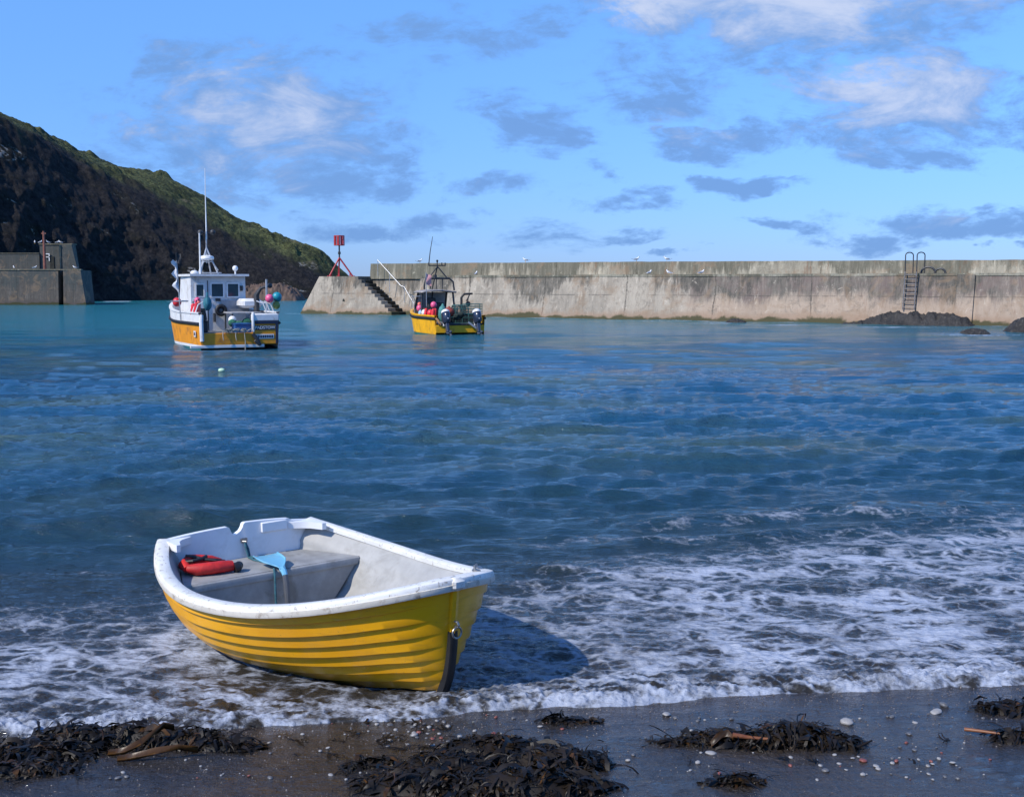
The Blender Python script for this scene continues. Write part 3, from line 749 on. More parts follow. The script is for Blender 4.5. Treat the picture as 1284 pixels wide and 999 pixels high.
parapet_gull(835, 3.0, 'right gull of the close pair standing on the parapet top')
quay_gull(597, 1.2, 'gull on the breakwater walkway just right of the far yellow boat')
quay_gull(813, .6, 'gull on the walkway below the pair of gulls on the parapet')
quay_gull(838, 2.7, 'gull on the walkway directly beneath the right parapet gull')
quay_gull(878, .2, 'rightmost gull on the breakwater walkway, well left of the ladder')

# rocks ---------------------------------------------------------------
def rock_material():
    m, nt, p = newmat('dark_sea_rock'); v = nt.coords('Object')
    n1 = nt.noise(v, 1.4, 6, .7, .5); n2 = nt.noise(v, 7, 6, .7)
    c = nt.mix(nt.ramp(n1, .35, .65), (.013, .0125, .012), (.042, .037, .032)); c = nt.mix(nt.ramp(n2, .5, .75), c, (.095, .085, .07))
    nt.l.new(c, p.inputs['Base Color']); p.inputs['Roughness'].default_value = .7
    nt.l.new(nt.bump(n2, .9, .12), p.inputs['Normal']); return m
M_ROCK = rock_material()
def rock(name, L, Wd, Hh, loc, rz, seed, label, step=False, nx=90, ny=30):
    xs = np.linspace(-1, 1, nx); ys = np.linspace(-1, 1, ny); gx, gy = np.meshgrid(xs, ys, indexing='ij')
    r2 = np.clip(1-(np.abs(gx)**2.6), 0, 1)*np.clip(1-np.abs(gy)**3, 0, 1)
    fx, fy = gx*L/2, gy*Wd/2
    rg = 1-np.abs(fbm(fx*1.1+seed, fy*1.3+fx*.4, 5, seed, .6))*1.7
    h = np.sqrt(r2)*(.45+.55*rg+.25*fbm(fx*.5, fy*.5+seed, 3, seed+3))
    if step: h = np.clip(1-np.abs(gx)**7, 0, 1)*np.clip(1-np.abs(gy)**4, 0, 1)*(.18+.46*sstep(-.55, .0, gx+.15*fbm(fx, fy, 2, 4))+.5*rg*sstep(-.95, -.3, gx)+.35*fbm(fx*1.7, fy*1.2, 4, 14))
    P = np.stack([fx+.12*fbm(fy*2, fx*2, 3, seed+5), fy+.12*fbm(fx*2, fy*2, 3, seed+6), h*Hh-.35], -1)
    o = fast_mesh(name, P, nx, ny, M_ROCK); o.data.flip_normals() if False else None
    o.location = loc; o.rotation_euler.z = rz; tag(o, label, 'rock')
    return o
ang = math.atan2(BD[1], BD[0])
sa = s_at(1030, -1.); sb = s_at(1222, -1.)
rock('rock_ledge', (sb-sa)*1.04, 2.6, .92, b2w((sa+sb)/2, -.55, 0), ang, 11, 'long jagged black rock ledge at the foot of the ladder', True, 160, 46)
rock('rock', 4.4, 2.6, 1.35, (26.4, 58.6, 0), -.2, 23, 'dark rock cut off by the right edge, in front of the breakwater')
rock('rock', 1.7, 1.0, .62, ((1222-642)/1500*57, 57, 0), .1, 31, 'small low black rock awash between the ledge and the right edge')
rock('rock', 1.6, .8, .62, ((921-642)/1500*72.5, 72.5, 0), -.4, 37, 'tiny black rock awash below the middle of the breakwater')
rk = rock('rock_shelf', 9.5, 5, 2.8, ((338-642)/1500*166, 166, 0), -.1, 43, 'low brown rock shelf at the cliff foot behind the left fishing boat')
rk.data.materials.clear(); rk.data.materials.append(mat('brown_rock', (.10, .066, .05), .85, .4, 1.2, (.03, .026, .024), .7, .8, bump=.8, bs=6))

# ------------------------------------------------------------------ old pier on the left
PY = 133.
def px2(px, y): return (px-642)/1500*y
def pz(py, y): return CAMH+(355-py)/1500*y
PI_ = empty('pier', (px2(60, PY), PY, 0), .0, label='dark stone pier with a square blockhouse below the shaded cliff', cat='pier')
ox = px2(60, PY)
def lx(px): return px2(px, PY)-ox
def slab(x0, x1, z0, z1, y0, y1, batter=0., right=0.):
    m = MB(); v = [(x0, y0-batter, z0), (x1+right, y0-batter, z0), (x1+right*.6, y1, z0), (x0, y1, z0), (x0, y0, z1), (x1, y0, z1), (x1, y1, z1), (x0, y1, z1)]
    return m.add(v, [(3, 2, 1, 0), (4, 5, 6, 7), (0, 1, 5, 4), (1, 2, 6, 5), (2, 3, 7, 6), (3, 0, 4, 7)])
dz = pz(339, PY)
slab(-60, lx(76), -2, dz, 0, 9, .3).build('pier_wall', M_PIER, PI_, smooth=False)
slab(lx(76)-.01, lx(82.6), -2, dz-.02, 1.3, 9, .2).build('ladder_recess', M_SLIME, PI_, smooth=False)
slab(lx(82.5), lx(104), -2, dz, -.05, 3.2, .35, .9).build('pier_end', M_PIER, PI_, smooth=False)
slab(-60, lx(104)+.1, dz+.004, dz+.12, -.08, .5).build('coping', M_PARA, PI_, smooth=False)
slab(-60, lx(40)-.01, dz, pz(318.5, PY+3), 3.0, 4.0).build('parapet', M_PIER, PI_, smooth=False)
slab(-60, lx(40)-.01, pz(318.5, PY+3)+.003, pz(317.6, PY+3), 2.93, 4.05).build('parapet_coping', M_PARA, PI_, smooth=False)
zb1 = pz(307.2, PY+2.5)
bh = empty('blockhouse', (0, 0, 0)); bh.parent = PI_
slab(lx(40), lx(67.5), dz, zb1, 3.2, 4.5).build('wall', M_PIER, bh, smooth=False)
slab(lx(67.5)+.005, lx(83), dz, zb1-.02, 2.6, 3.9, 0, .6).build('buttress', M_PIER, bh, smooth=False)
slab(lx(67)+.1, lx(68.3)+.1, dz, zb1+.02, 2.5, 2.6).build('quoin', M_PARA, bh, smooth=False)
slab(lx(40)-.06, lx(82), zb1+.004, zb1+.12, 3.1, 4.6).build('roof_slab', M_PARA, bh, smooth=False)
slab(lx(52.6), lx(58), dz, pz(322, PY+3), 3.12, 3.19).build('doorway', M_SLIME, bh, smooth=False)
fr = MB(); a0, a1, c0, c1 = lx(46.5), lx(53), pz(322.5, PY), pz(317.5, PY)
for (xa, xb, za, zb_) in ((a0, a1, c1-.1, c1), (a0, a1, c0, c0+.1), (a0, a0+.1, c0+.1, c1-.1), (a1-.1, a1, c0-.4, c1-.1)): fr.box(((xa+xb)/2, 3.05, (za+zb_)/2), (xb-xa, .08, zb_-za))
fr.build('window_frame', M_WPAINT, bh, smooth=False)
pst = MB(); pst.tube([(0, 0, 0), (0, 0, pz(290, PY)-dz)], [.16, .12], 10); pst.box((0, 0, pz(290, PY)-dz-.25), (.5, .12, .14)); 
o = pst.build('mooring_post', mat('rusty_red_steel', (.24, .085, .06), .7, .3, 3, (.05, .03, .025), .6, 2)); o.location = (px2(59.3, PY+1.5), PY+1.6, dz); tag(o, 'tall rust red post standing against the pier blockhouse', 'post')
pg = 'gulls on the old pier'
for px, zz, yy, lb in ((48.3, zb1+.12, 4, 'left gull on the pier blockhouse roof, nearest its left corner'), (55, zb1+.12, 4, 'gull on the pier blockhouse roof just left of the rust red post'), (65, zb1+.12, 4, 'grey gull on the blockhouse roof just right of the rust red post'),
                       (76.5, zb1+.12, 4, 'gull standing on the right half of the pier blockhouse roof'), (80.5, zb1+.12, 4.3, 'gull at the right corner of the pier blockhouse roof'),
                       (21, dz+.12, .2, 'gull standing alone on the left pier deck below the parapet'), (47, dz+.12, .2, 'gull on the pier deck in front of the blockhouse doorway'), (97, dz+.12, .2, 'gull at the seaward end of the old pier deck')):
    place_gull((px2(px, PY+yy), PY+yy, zz), rng.uniform(0, 6), lb, pg, .95)

# ------------------------------------------------------------------ dinghy
def yellow_hull():
    m, nt, p = newmat('yellow_gelcoat'); v = nt.coords('Object')
    n1 = nt.noise(v, 2.2, 5, .6); n2 = nt.noise(nt.coords('Object', (3, 3, 18)), 1, 6, .7, .3); n3 = nt.noise(v, 55, 4, .7)
    s = nt.new('ShaderNodeSeparateXYZ'); nt.l.new(v, s.inputs[0])
    c = nt.mix(nt.ramp(n1, .35, .65), (.82, .385, .003), (.74, .325, .003))
    c = nt.mix(nt.math('MULTIPLY', nt.ramp(n2, .50, .70), .5), c, (.46, .22, .012))
    c = nt.mix(nt.math('MULTIPLY', nt.ramp(n3, .62, .72), .6), c, (.30, .17, .03))
    scr = nt.noise(nt.coords('Object', (2.2, 2.2, 70), (4, 0, 0)), 1, 5, .75, .15)
    c = nt.mix(nt.math('MULTIPLY', nt.ramp(scr, .66, .72), .6), c, (.62, .50, .25))
    lowz = nt.ramp(nt.math('ADD', s.outputs[2], nt.math('MULTIPLY', nt.math('SUBTRACT', n2, .5), .08)), .13, .02)
    c = nt.mix(nt.math('MULTIPLY', lowz, .8), c, (.20, .105, .02))
    nt.l.new(c, p.inputs['Base Color']); nt.l.new(nt.ramp(n2, .3, .7, .28, .5, False), p.inputs['Roughness'])
    p.inputs['Coat Weight'].default_value = .35; p.inputs['Coat Roughness'].default_value = .15
    nt.l.new(nt.bump(nt.noise(v, 18, 4, .6), .08, .01), p.inputs['Normal'])
    return m
M_YEL = yellow_hull()
def worn_white():
    m, nt, p = newmat('worn_white_gelcoat'); v = nt.coords('Object')
    n1 = nt.noise(v, 4, 5, .6); n2 = nt.noise(v, 26, 6, .75, .4); n3 = nt.noise(nt.coords('Object', (9, 9, 60)), 1, 4, .7)
    c = nt.mix(nt.ramp(n1, .35, .65), (.76, .745, .70), (.64, .625, .58))
    c = nt.mix(nt.math('MULTIPLY', nt.ramp(n2, .55, .66), .8), c, (.24, .18, .12))
    c = nt.mix(nt.math('MULTIPLY', nt.ramp(n3, .60, .72), .4), c, (.40, .35, .28))
    nt.l.new(c, p.inputs['Base Color']); p.inputs['Roughness'].default_value = .42
    nt.l.new(nt.bump(n2, .15, .006), p.inputs['Normal']); return m
M_GUN = worn_white()
M_TRAN = mat('white_gelcoat', (.74, .74, .74), .35, .05, 4, (.50, .48, .44), .3, 6)
M_LINER = mat('grey_liner', (.34, .335, .315), .6, .12, 5, (.20, .19, .165), .55, 3.5, bump=.1, bs=20)
M_SEAT = mat('grey_seat', (.27, .27, .265), .6, .18, 6, (.12, .115, .10), .6, 4, bump=.1, bs=25)
DL, DBT, DBM, DUM = 2.55, .60, .885, .382
def d_half(u, q=2.1, pw=1.75, bm=DBM, bt=DBT):
    if u < DUM: return bm-(bm-bt)*((DUM-u)/DUM)**2
    return bm*max(0., 1-((u-DUM)/(1-DUM))**pw)**(1/q)
def d_sheer(u):
    return .470+(.612-.470)*((.425-u)/.425)**2 if u < .425 else .470+(.72-.470)*((u-.425)/.575)**2
def d_keel(u): return -.03-.15*math.sin(min(1, u*1.1)*math.pi)*.6-.02*(1-u)
def d_point(u, t, inset=0.):
    """t 0 at the sheer, 1 at the keel"""
    q = 2.1-.95*t**1.7; pw = 1.75-.25*t
    full = (1-t**2.3)**.62*(1-.04*min(1, t/.35))
    flare = 1-.10*math.sin(t*math.pi)*max(0, (u-.4)/.6)
    bm = DBM*full*flare
    bt = DBT*((1-t**2.6)**.55)
    b = d_half(u, q, pw, bm, min(bt, bm))
    zs, zk = d_sheer(u), d_keel(u)
    z = zs+(zk-zs)*(t**.93)
    xend = .07*(max(z, 0)/.72)-(.10*t**6)
    x = -DL+.07+u*(DL-.07+xend)
    x += .06*(1-u)*t*.8             # transom rakes aft at the top
    return Vector((x, max(0., b-inset), z))
DG = empty('dinghy', (DX, DY, 0), DH, label='yellow clinker rowing dinghy with white gunwale aground at the water edge', cat='dinghy')
us = [1-(1-k/70)**1.7 for k in range(71)]
NPL = 9; tp = [0, .135, .26, .375, .485, .59, .69, .785, .88, 1.0]
h = MB()
for sgn in (1, -1):
    for i in range(NPL):
        rows = []
        for (t, off) in ((tp[i], 0.0), (tp[i]+(tp[i+1]-tp[i])*.5, .010), (tp[i+1]-.006, .021), (tp[i+1], .019), (tp[i+1]-.004, -.004)):
            row = []
            for u in us:
                fade = min(1, (1-u)/.035)
                p = d_point(u, t); q = d_point(u, min(1, t+.04)); q0 = d_point(u, max(0, t-.04))
                tv = q-q0; nrm = Vector((0, -tv.z, tv.y)); nrm = nrm.normalized() if nrm.length > 1e-6 else Vector((0, 1, 0))
                if nrm.y < 0: nrm = -nrm
                if i == NPL-1: fade *= .3
                p = p+nrm*off*fade
                row.append((p.x, sgn*max(p.y, 0.), p.z))
            rows.append(row)
        h.grid(rows)
h.build('hull', M_YEL, DG, angle=28)
# transom: outline follows the hull ends; crowned top with a rounded sculling notch
M0 = [d_point(0, t) for t in np.linspace(0, 1, 24)]
def tr_x(z): return -DL+.07+.06*.8*(1-max(0, min(1, z/.612)))
top = []
for y in np.linspace(DBT-.004, -(DBT-.004), 301):
    z = .612+.035*(1-(y/DBT)**2)
    if y > -.06: z -= .0
    # motor pad side stands a little higher
    z += .015*float(sstep(-.05, -.01, np.array(y+.0)))*float(1-sstep(.40, .43, np.array(y)))
    d = abs(y+.03)
    if d < .055: z -= .068*math.sqrt(max(0, 1-(d/.055)**2.2))
    elif d < .075: z -= .012*(1-(d-.055)/.02)**2
    top.append((y, z))
out = top+[(-p.y*.995, p.z) for p in M0[1:-1]]+[(p.y*.995, p.z) for p in reversed(M0[1:-1])]
tb = MB(); n = len(out)
vs = [(tr_x(z)-.022, y, z) for y, z in out]+[(tr_x(z)+.022, y, z) for y, z in out]
fs = [(i, (i+1) % n, n+(i+1) % n, n+i) for i in range(n)]
# triangulate caps as strips between top edge and bottom edge
tb.add(vs, fs)
bmx = bmesh.new()
for k, flip in ((0, 0), (n, 1)):
    vv = [bmx.verts.new(vs[k+i]) for i in range(n)]
    f = bmx.faces.new(vv)
bmesh.ops.triangulate(bmx, faces=bmx.faces[:])
bmx.verts.index_update()
tb.add([v.co[:] for v in bmx.verts], [tuple(v.index for v in f.verts) for f in bmx.faces]); bmx.free()
tb.build('transom', M_TRAN, DG, angle=30)
pad = MB(); pad.box((tr_x(.6)+.03, .27, .607), (.03, .21, .075), bev=.006, ry=-.06); pad.build('motor_pad', M_TRAN, DG)
# inner liner with moulded ribs along the planks
ln = MB()
for sgn in (1, -1):
    rows = []
    for t in np.linspace(.02, .86, 22):
        row = []
        for u in np.linspace(.012, .972, 54):
            p = d_point(u, t); w = .030+.10*min(1, t/.18)*min(1, (1-u)/.25)+.010*math.sin(t*21)
            b = max(.004, p.y-w); row.append((p.x, sgn*b, max(p.z, .075)))
        rows.append(row)
    rows.append([(p[0], 0, .075) for p in rows[-1]])
    ln.grid(rows)
ln.build('liner', M_LINER, DG, angle=60, fix=True)
# gunwale: a rolled white cap with a rubbing band outside
gw = MB()
for sgn in (1, -1):
    ring = []
    uu = [1-(1-k/80)**2.0 for k in range(81)]
    for k, u in enumerate(uu):
        p = d_point(u, 0); p2 = d_point(min(1, u+.004), 0); p1 = d_point(max(0, u-.004), 0)
        tx, ty = p2.x-p1.x, p2.y-p1.y; L_ = math.hypot(tx, ty) or 1; nx_, ny_ = -ty/L_, tx/L_
        if ny_ < 0 and u < .9: nx_, ny_ = -nx_, -ny_
        if u >= .97: nx_, ny_ = (max(nx_, .0) if nx_ else 0), ny_
        if nx_ < 0 and u > .6: nx_, ny_ = -nx_, -ny_
        prof_ = [(-.062, -.022), (-.062, .006), (-.052, .014), (.006, .016), (.022, .012), (.030, -.002), (.030, -.034), (.026, -.046), (.012, -.050), (.004, -.044)]
        row = []
        for (o_, z_) in prof_:
            y = p.y+ny_*o_
            x = p.x+nx_*o_
            y = max(y, 0.0)
            row.append((x, sgn*y, p.z+z_))
        ring.append(row)
    gw.grid(ring, True)
gw.build('gunwale', M_GUN, DG, angle=40)
# cream rubbing band along the outside of the gunwale
M_BAND = mat('worn_cream_band', (.60, .56, .48), .55, .08, 5, (.20, .14, .09), .75, 11, bump=.2, bs=40)
rbm = MB()
for sgn in (1, -1):
    ring = []
    for k, u in enumerate(uu):
        p = d_point(u, 0); p2 = d_point(min(1, u+.004), 0); p1 = d_point(max(0, u-.004), 0)
        tx, ty = p2.x-p1.x, p2.y-p1.y; L_ = math.hypot(tx, ty) or 1; nx_, ny_ = -ty/L_, tx/L_
        if ny_ < 0 and u < .9: nx_, ny_ = -nx_, -ny_
        if nx_ < 0 and u > .6: nx_, ny_ = -nx_, -ny_
        ring.append([(p.x+nx_*o_, sgn*max(p.y+ny_*o_, 0.), p.z+z_) for o_, z_ in ((.026, -.014), (.036, -.017), (.037, -.040), (.032, -.052), (.020, -.054))])
    rbm.grid(ring)
rbm.build('rubbing_band', M_BAND, DG, angle=50)
# breasthook closing the bow
bk = MB(); us2 = np.linspace(.90, .999, 12); rows = []
for z_ in (.017, -.02):
    rows.append([(d_point(u, 0).x-.01, max(d_point(u, 0).y-.03, 0), d_point(u, 0).z+z_) for u in us2])
for sgn in (1, -1):
    a = [(x, sgn*y, z) for x, y, z in rows[0]]; c_ = [(x, 0, z+.004) for x, y, z in rows[0]]; b_ = [(x, sgn*y, z) for x, y, z in rows[1]]; d_ = [(x, 0, z) for x, y, z in rows[1]]
    bk.grid([b_, a, c_]); bk.grid([d_, b_]); bk.add([a[0], c_[0], d_[0], b_[0]], [(0, 1, 2, 3)])
bk.build('breasthook', M_GUN, DG)
p = d_point(1, 0); q = MB(); q.box((p.x+.012, 0, p.z-.018), (.075, .085, .075), bev=.02); q.build('stem_cap', M_GUN, DG)
# stem post and black keel band
sp_ = MB(); rows = []
for k in range(26):
    t = k/25; p = d_point(1, t*.97); p.x += .006
    w = .028; rows.append([(p.x-.04, w, p.z), (p.x+.010, w*.8, p.z), (p.x+.018, 0, p.z), (p.x+.010, -w*.8, p.z), (p.x-.04, -w, p.z)])
sp_.grid(rows); sp_.build('stem', M_YEL, DG)
bd = MB(); rows = []
for k in range(22):
    t = .38+.62*k/21; p = d_point(1, t*.985); w = .030; e = .022+(.012 if 2 < k else .004*k)
    rows.append([(p.x-.02, w, p.z), (p.x+e*.75, w*.92, p.z), (p.x+e, w*.5, p.z), (p.x+e, -w*.5, p.z), (p.x+e*.75, -w*.92, p.z), (p.x-.02, -w, p.z)])
bd.grid(rows); bd.add(rows[0], [tuple(range(6))]); bd.build('stem_band', M_BLK, DG)
M_STEEL = mat('stainless_steel', (.30, .29, .28), .42, .1, 10, (.3, .2, .12), .3, 8, metal=.9)
pr = d_point(1, .36)
rg = MB(); rg.tube([(pr.x+.045, .032*math.cos(t), pr.z-.012+.032*math.sin(t)) for t in np.linspace(0, 6.283, 21)[:-1]], .0058, 8, closed=True); rg.build('ring', M_STEEL, DG)
ey = MB(); ey.tube([(pr.x-.01, 0, pr.z+.018), (pr.x+.05, 0, pr.z+.022), (pr.x+.06, 0, pr.z+.035), (pr.x+.05, 0, pr.z+.05), (pr.x-.01, 0, pr.z+.052)], .007, 8); ey.build('eye_bolt', M_STEEL, DG)
# corner knees
for sgn in (1, -1):
    kn = MB(); x0_ = -DL+.10; y0_ = DBT-.035; zt = .614
    poly = [(x0_-.04, y0_+.02), (x0_-.04, y0_-.17), (x0_+.0, y0_-.175), (x0_+.03, y0_-.12), (x0_+.055, y0_-.08), (x0_+.10, y0_-.04), (x0_+.20, y0_-.0), (x0_+.205, y0_+.03)]
    kn.prism([(x, sgn*y) for x, y in poly], zt-.045, zt+.004, 'z'); kn.build('corner_knee', M_TRAN, DG, angle=50)
# stern seat
SZ = .405; SX = -1.955
st = MB(); rows = []
xsL = np.linspace(-DL+.10, SX, 10)
def inner_y(x, z):
    u = (x+DL-.07)/(DL-.02); u = min(max(u, 0), 1); best = 0
    for t in np.linspace(0, 1, 60):
        p = d_point(u, t)
        if p.z <= z: return max(0.02, p.y-.034-.10*min(1, t/.18))
    return .02
r1 = [(x, inner_y(x, SZ), SZ) for x in xsL]; r2 = [(x, -y, z) for x, y, z in r1]; st.grid([r1, [(x, 0, z+.003) for x, y, z in r1], r2])
f1 = []; 
prof_ = [(SX, SZ), (SX+.018, SZ-.008), (SX+.026, SZ-.03), (SX+.022, SZ-.052), (SX+.004, SZ-.06), (SX+.004, .08)]
rows = []
for x, z in prof_:
    b = inner_y(x, z)+.004; rows.append([(x, b, z), (x, b*.5, z), (x, 0, z), (x, -b*.5, z), (x, -b, z)])
st.grid(rows); st.build('stern_seat', M_SEAT, DG, angle=40)
# rowlock fitting, fairlead, pad eye on the transom
p = d_point(.955, 0); fl = MB(); fl.box((p.x-.03, p.y-.05, p.z+.022), (.05, .03, .014), bev=.003); fl.tube([(p.x-.03, p.y-.06, p.z+.02), (p.x-.03, p.y-.062, p.z+.052), (p.x-.03, p.y-.045, p.z+.056)], .009, 8); fl.build('fairlead', M_STEEL, DG)
p = d_point(.80, 0); fl = MB(); fl.box((p.x, p.y-.02, p.z+.02), (.10, .028, .012), bev=.004, rz=-.35); fl.build('rowlock_plate', M_STEEL, DG)
p = d_point(.72, .25); cl = MB(); cl.box((p.x, p.y-.05, p.z), (.06, .03, .05), bev=.01); cl.tube([(p.x-.05, p.y-.075, p.z+.01), (p.x+.06, p.y-.075, p.z+.02)], .014, 8); cl.build('cleat', M_TRAN, DG)
ye = MB(); ye.box((tr_x(.5)+.028, .02, .535), (.012, .05, .035), bev=.004); ye.tube([(tr_x(.5)+.03, .005, .53), (tr_x(.5)+.055, .02, .53), (tr_x(.5)+.03, .035, .53)], .006, 6); ye.build('pad_eye', M_STEEL, DG)
def d2w(x, y, z):
    c, s = math.cos(DH), math.sin(DH); return Vector((DX+x*c-y*s, DY+x*s+y*c, z))
# things lying in the dinghy
M_TEAL = mat('teal_rope', (.03, .11, .14), .8, .3, 30, bump=.4, bs=120)
rp = MB(); rp.tube([(-2.435, .02, .53), (-2.42, .02, .49), (-2.40, .03, .415), (-2.30, .02, .414), (-2.15, .05, .414), (-2.02, .02, .415), (-1.94, -.02, .41), (-1.915, -.03, .36), (-1.91, -.03, .2), (-1.9, -.02, .09)], .008, 8)
rp.tube([(-2.435, .024, .528), (-2.418, .04, .47), (-2.408, .045, .42), (-2.36, .05, .414), (-2.33, .02, .414)], .008, 8)
o = rp.build('rope', M_TEAL); o.location = (DX, DY, 0); o.rotation_euler.z = DH; tag(o, 'thin teal rope hanging from the dinghy transom over its seat', 'rope')
BL = empty('bailer_scoop', d2w(-1.955, .03, SZ+.008), DH, label='pale blue plastic scoop with dark handle on the dinghy seat edge', cat='scoop')
bl = MB(); rows = []
# pan opens aft; local x forward; slopes up aft
for x, w, zz in ((-.20, .100, .055), (-.13, .100, .045), (-.07, .092, .036), (-.02, .062, .026), (.02, .030, .014), (.05, .022, .004)):
    rows.append([(x, w, zz+.016*min(1, w/.09)), (x, w*.94, zz+.004), (x, w*.5, zz), (x, 0, zz-.002), (x, -w*.5, zz), (x, -w*.94, zz+.004), (x, -w, zz+.016*min(1, w/.09))])
bl.grid(rows); bl.tube([(.03, 0, .006), (.06, 0, -.01), (.075, 0, -.035)], [.022, .022, .020], 8); ob = bl.build('pan', mat('pale_blue_plastic', (.16, .42, .58), .4, .08, 8, (.3, .3, .28), .3, 6), BL)
so_ = ob.modifiers.new('thickness', 'SOLIDIFY'); so_.thickness = .006
hb = MB(); hb.tube([(.072, 0, -.03), (.09, 0, -.09), (.10, .0, -.16), (.105, 0, -.23)], [.02, .022, .022, .018], 10); hb.build('handle', mat('grey_plastic', (.085, .09, .10), .45, .15), BL)
# red life jacket
LJ = empty('life_jacket', d2w(-2.20, -.375, SZ+.002), DH-.25, label='red life jacket with black straps heaped on the dinghy seat', cat='life jacket'); LJ.scale = (.80, .74, .70)
M_RED = mat('red_nylon', (.52, .018, .015), .6, .2, 14, (.22, .01, .01), .5, 6, bump=.35, bs=40)
def pillow(pts, rads, seg=14, flat=.62):
    m = MB(); m.tube(pts, rads, seg); return m
lj = MB()
lj.tube([(.07, .19, .06), (.085, .10, .065), (.10, -.02, .066), (.09, -.14, .065), (.05, -.22, .07)], [.052, .060, .060, .058, .04], 14)
lj.build('front_lobe', M_RED, LJ)
lb = MB(); lb.tube([(-.16, .14, .055), (-.12, .05, .075), (-.13, -.06, .085), (-.12, -.16, .10), (-.03, -.23, .085), (.05, -.22, .065)], [.03, .058, .066, .066, .055, .035], 14); lb.build('back_lobe', M_RED, LJ)
cl_ = MB(); nr_, nc_ = 14, 18; rows = []
for i in range(nr_):
    row = []
    for j in range(nc_):
        x = -.15+.22*i/(nr_-1); y = -.22+.36*j/(nc_-1)
        row.append((x, y, .055+.05*float(fbm(np.array(x*7), np.array(y*7), 3, 91))+.03*math.sin(i*.5)))
    rows.append(row)
cl_.grid(rows); cl_.build('cloth', M_RED, LJ, angle=70)
sb = MB(); sb.tube([(.105, .20, .045), (.10, .23, .05), (.07, .25, .055), (.04, .23, .05)], [.05, .052, .046, .03], 12); sb.build('end_pad', M_BLK, LJ)
for pts in ([(-.10, -.20, .16), (-.06, -.12, .150), (-.02, -.05, .13), (.02, .05, .12), (-.02, .14, .09)], [(-.04, -.24, .12), (.02, -.16, .135), (.0, -.08, .14), (-.05, -.02, .15)]):
    s_ = MB(); 
    s_.tube(pts, .017, 8); s_.build('strap', M_BLK, LJ)

# ------------------------------------------------------------------ fishing boats
M_OR = mat('orange_hull', (.70, .265, .010), .5, .1, 2, (.26, .10, .03), .65, 2.4)
M_YE2 = mat('yellow_hull', (.80, .395, .004), .5, .1, 2, (.30, .14, .03), .65, 2.6)
M_CAB = mat('cabin_white', (.66, .66, .65), .5, .07, 3, (.34, .28, .22), .6, 2.6)
M_GLASS = mat('window_glass', (.03, .055, .065), .08, .2, 2)
M_DECK = mat('grey_deck', (.22, .22, .22), .8, .15, 4, (.08, .07, .06), .5, 3)
M_ANTI = mat('antifoul', (.02, .12, .11), .7, .2, 3)
M_NAVY = mat('navy_panel', (.012, .018, .045), .5, .1, 4)
def boat_hull(root, L, bt, bm, zrub, zbul, hullm, bulm, cut=None, stern_full=None, bow_rise=.5, boot=.10):
    """local x forward from the transom, y to port"""
    US = np.linspace(0, 1, 34)
    def hb(u, k=1.0):          # half beam; k below 1 is finer lower down
        s_ = bt+(bm-bt)*min(1, u/.35)
        return s_*max(0, 1-max(0, (u-.45)/.55)**(2.3*k))*(.88+.12*k)
    zr = lambda u: zrub+bow_rise*max(0, u-.35)**2*1.6
    zb = lambda u: zbul+bow_rise*max(0, u-.35)**2*2.2
    def side(name, m, f0, f1, k0, k1, off=0., n=5, ins=0., u0=0., parent=None):
        mb = MB()
        for s in (1, -1):
            rows = []
            for i in range(n):
                t = i/(n-1); row = []
                for u in US:
                    if u < u0: continue
                    z = f0(u)+(f1(u)-f0(u))*t; b = hb(u, k0+(k1-k0)*t)+off-ins
                    row.append((u*L+.55*max(0, u-.6)*max(0, z)*.6, s*max(0, b), z))
                rows.append(row)
            mb.grid(rows)
        return mb.build(name, m, root, angle=40)
    z0 = lambda u: -.35+.2*u
    side('bottom', M_ANTI, z0, lambda u: .05, .55, .72)
    side('boot_stripe', bulm, lambda u: .05, lambda u: .05+boot, .72, .76, .004, 3)
    side('hull_side', hullm, lambda u: .05+boot, zr, .76, 1.0, .0, 7)
    side('bulwark', bulm, zr, zb, 1.0, 1.03, .0, 4)
    side('bulwark_lining', bulm, lambda u: .5, zb, 1.0, 1.03, 0., 3, .07)
    rb = MB(); cp = MB()
    for s in (1, -1):
        rb.tube([(u*L+.55*max(0, u-.6)*zr(u)*.6, s*(hb(u)+.02), zr(u)) for u in US], .055, 8)
        cp.grid([[(u*L+.55*max(0, u-.6)*zb(u)*.6, s*max(0, hb(u, 1.03)+o_), zb(u)+z_) for u in US] for o_, z_ in ((.03, -.03), (.03, .025), (-.10, .025), (-.10, -.03))])
    rb.build('rubbing_strake', M_BLK, root); cp.build('capping_rail', bulm, root)
    dk = MB(); dk.grid([[(u*L, hb(u)*.96*s, .55) for u in US] for s in (1, 0, -1)]); dk.build('deck', M_DECK, root)
    return hb, zr, zb

def b_frame(px_c, y, rel):
    X = (px_c-642)/1500*y; vr = math.atan2(-X, y); return X, y, math.pi/2+vr+R(rel)
X1, Y1, A1 = b_frame(301, 43.9, 13.5)
F1 = empty('fishing_boat', (X1, Y1, 0), A1, label='orange hulled fishing boat with white cabin and tall mast, moored on the left', cat='fishing boat')
def f1w(x, y, z):
    c, s = math.cos(A1), math.sin(A1); return Vector((X1+x*c-y*s, Y1+x*s+y*c, z))
hb1, zr1, zb1_ = boat_hull(F1, 8.6, 1.46, 1.60, .93, 1.32, M_OR, M_CAB, bow_rise=.7)
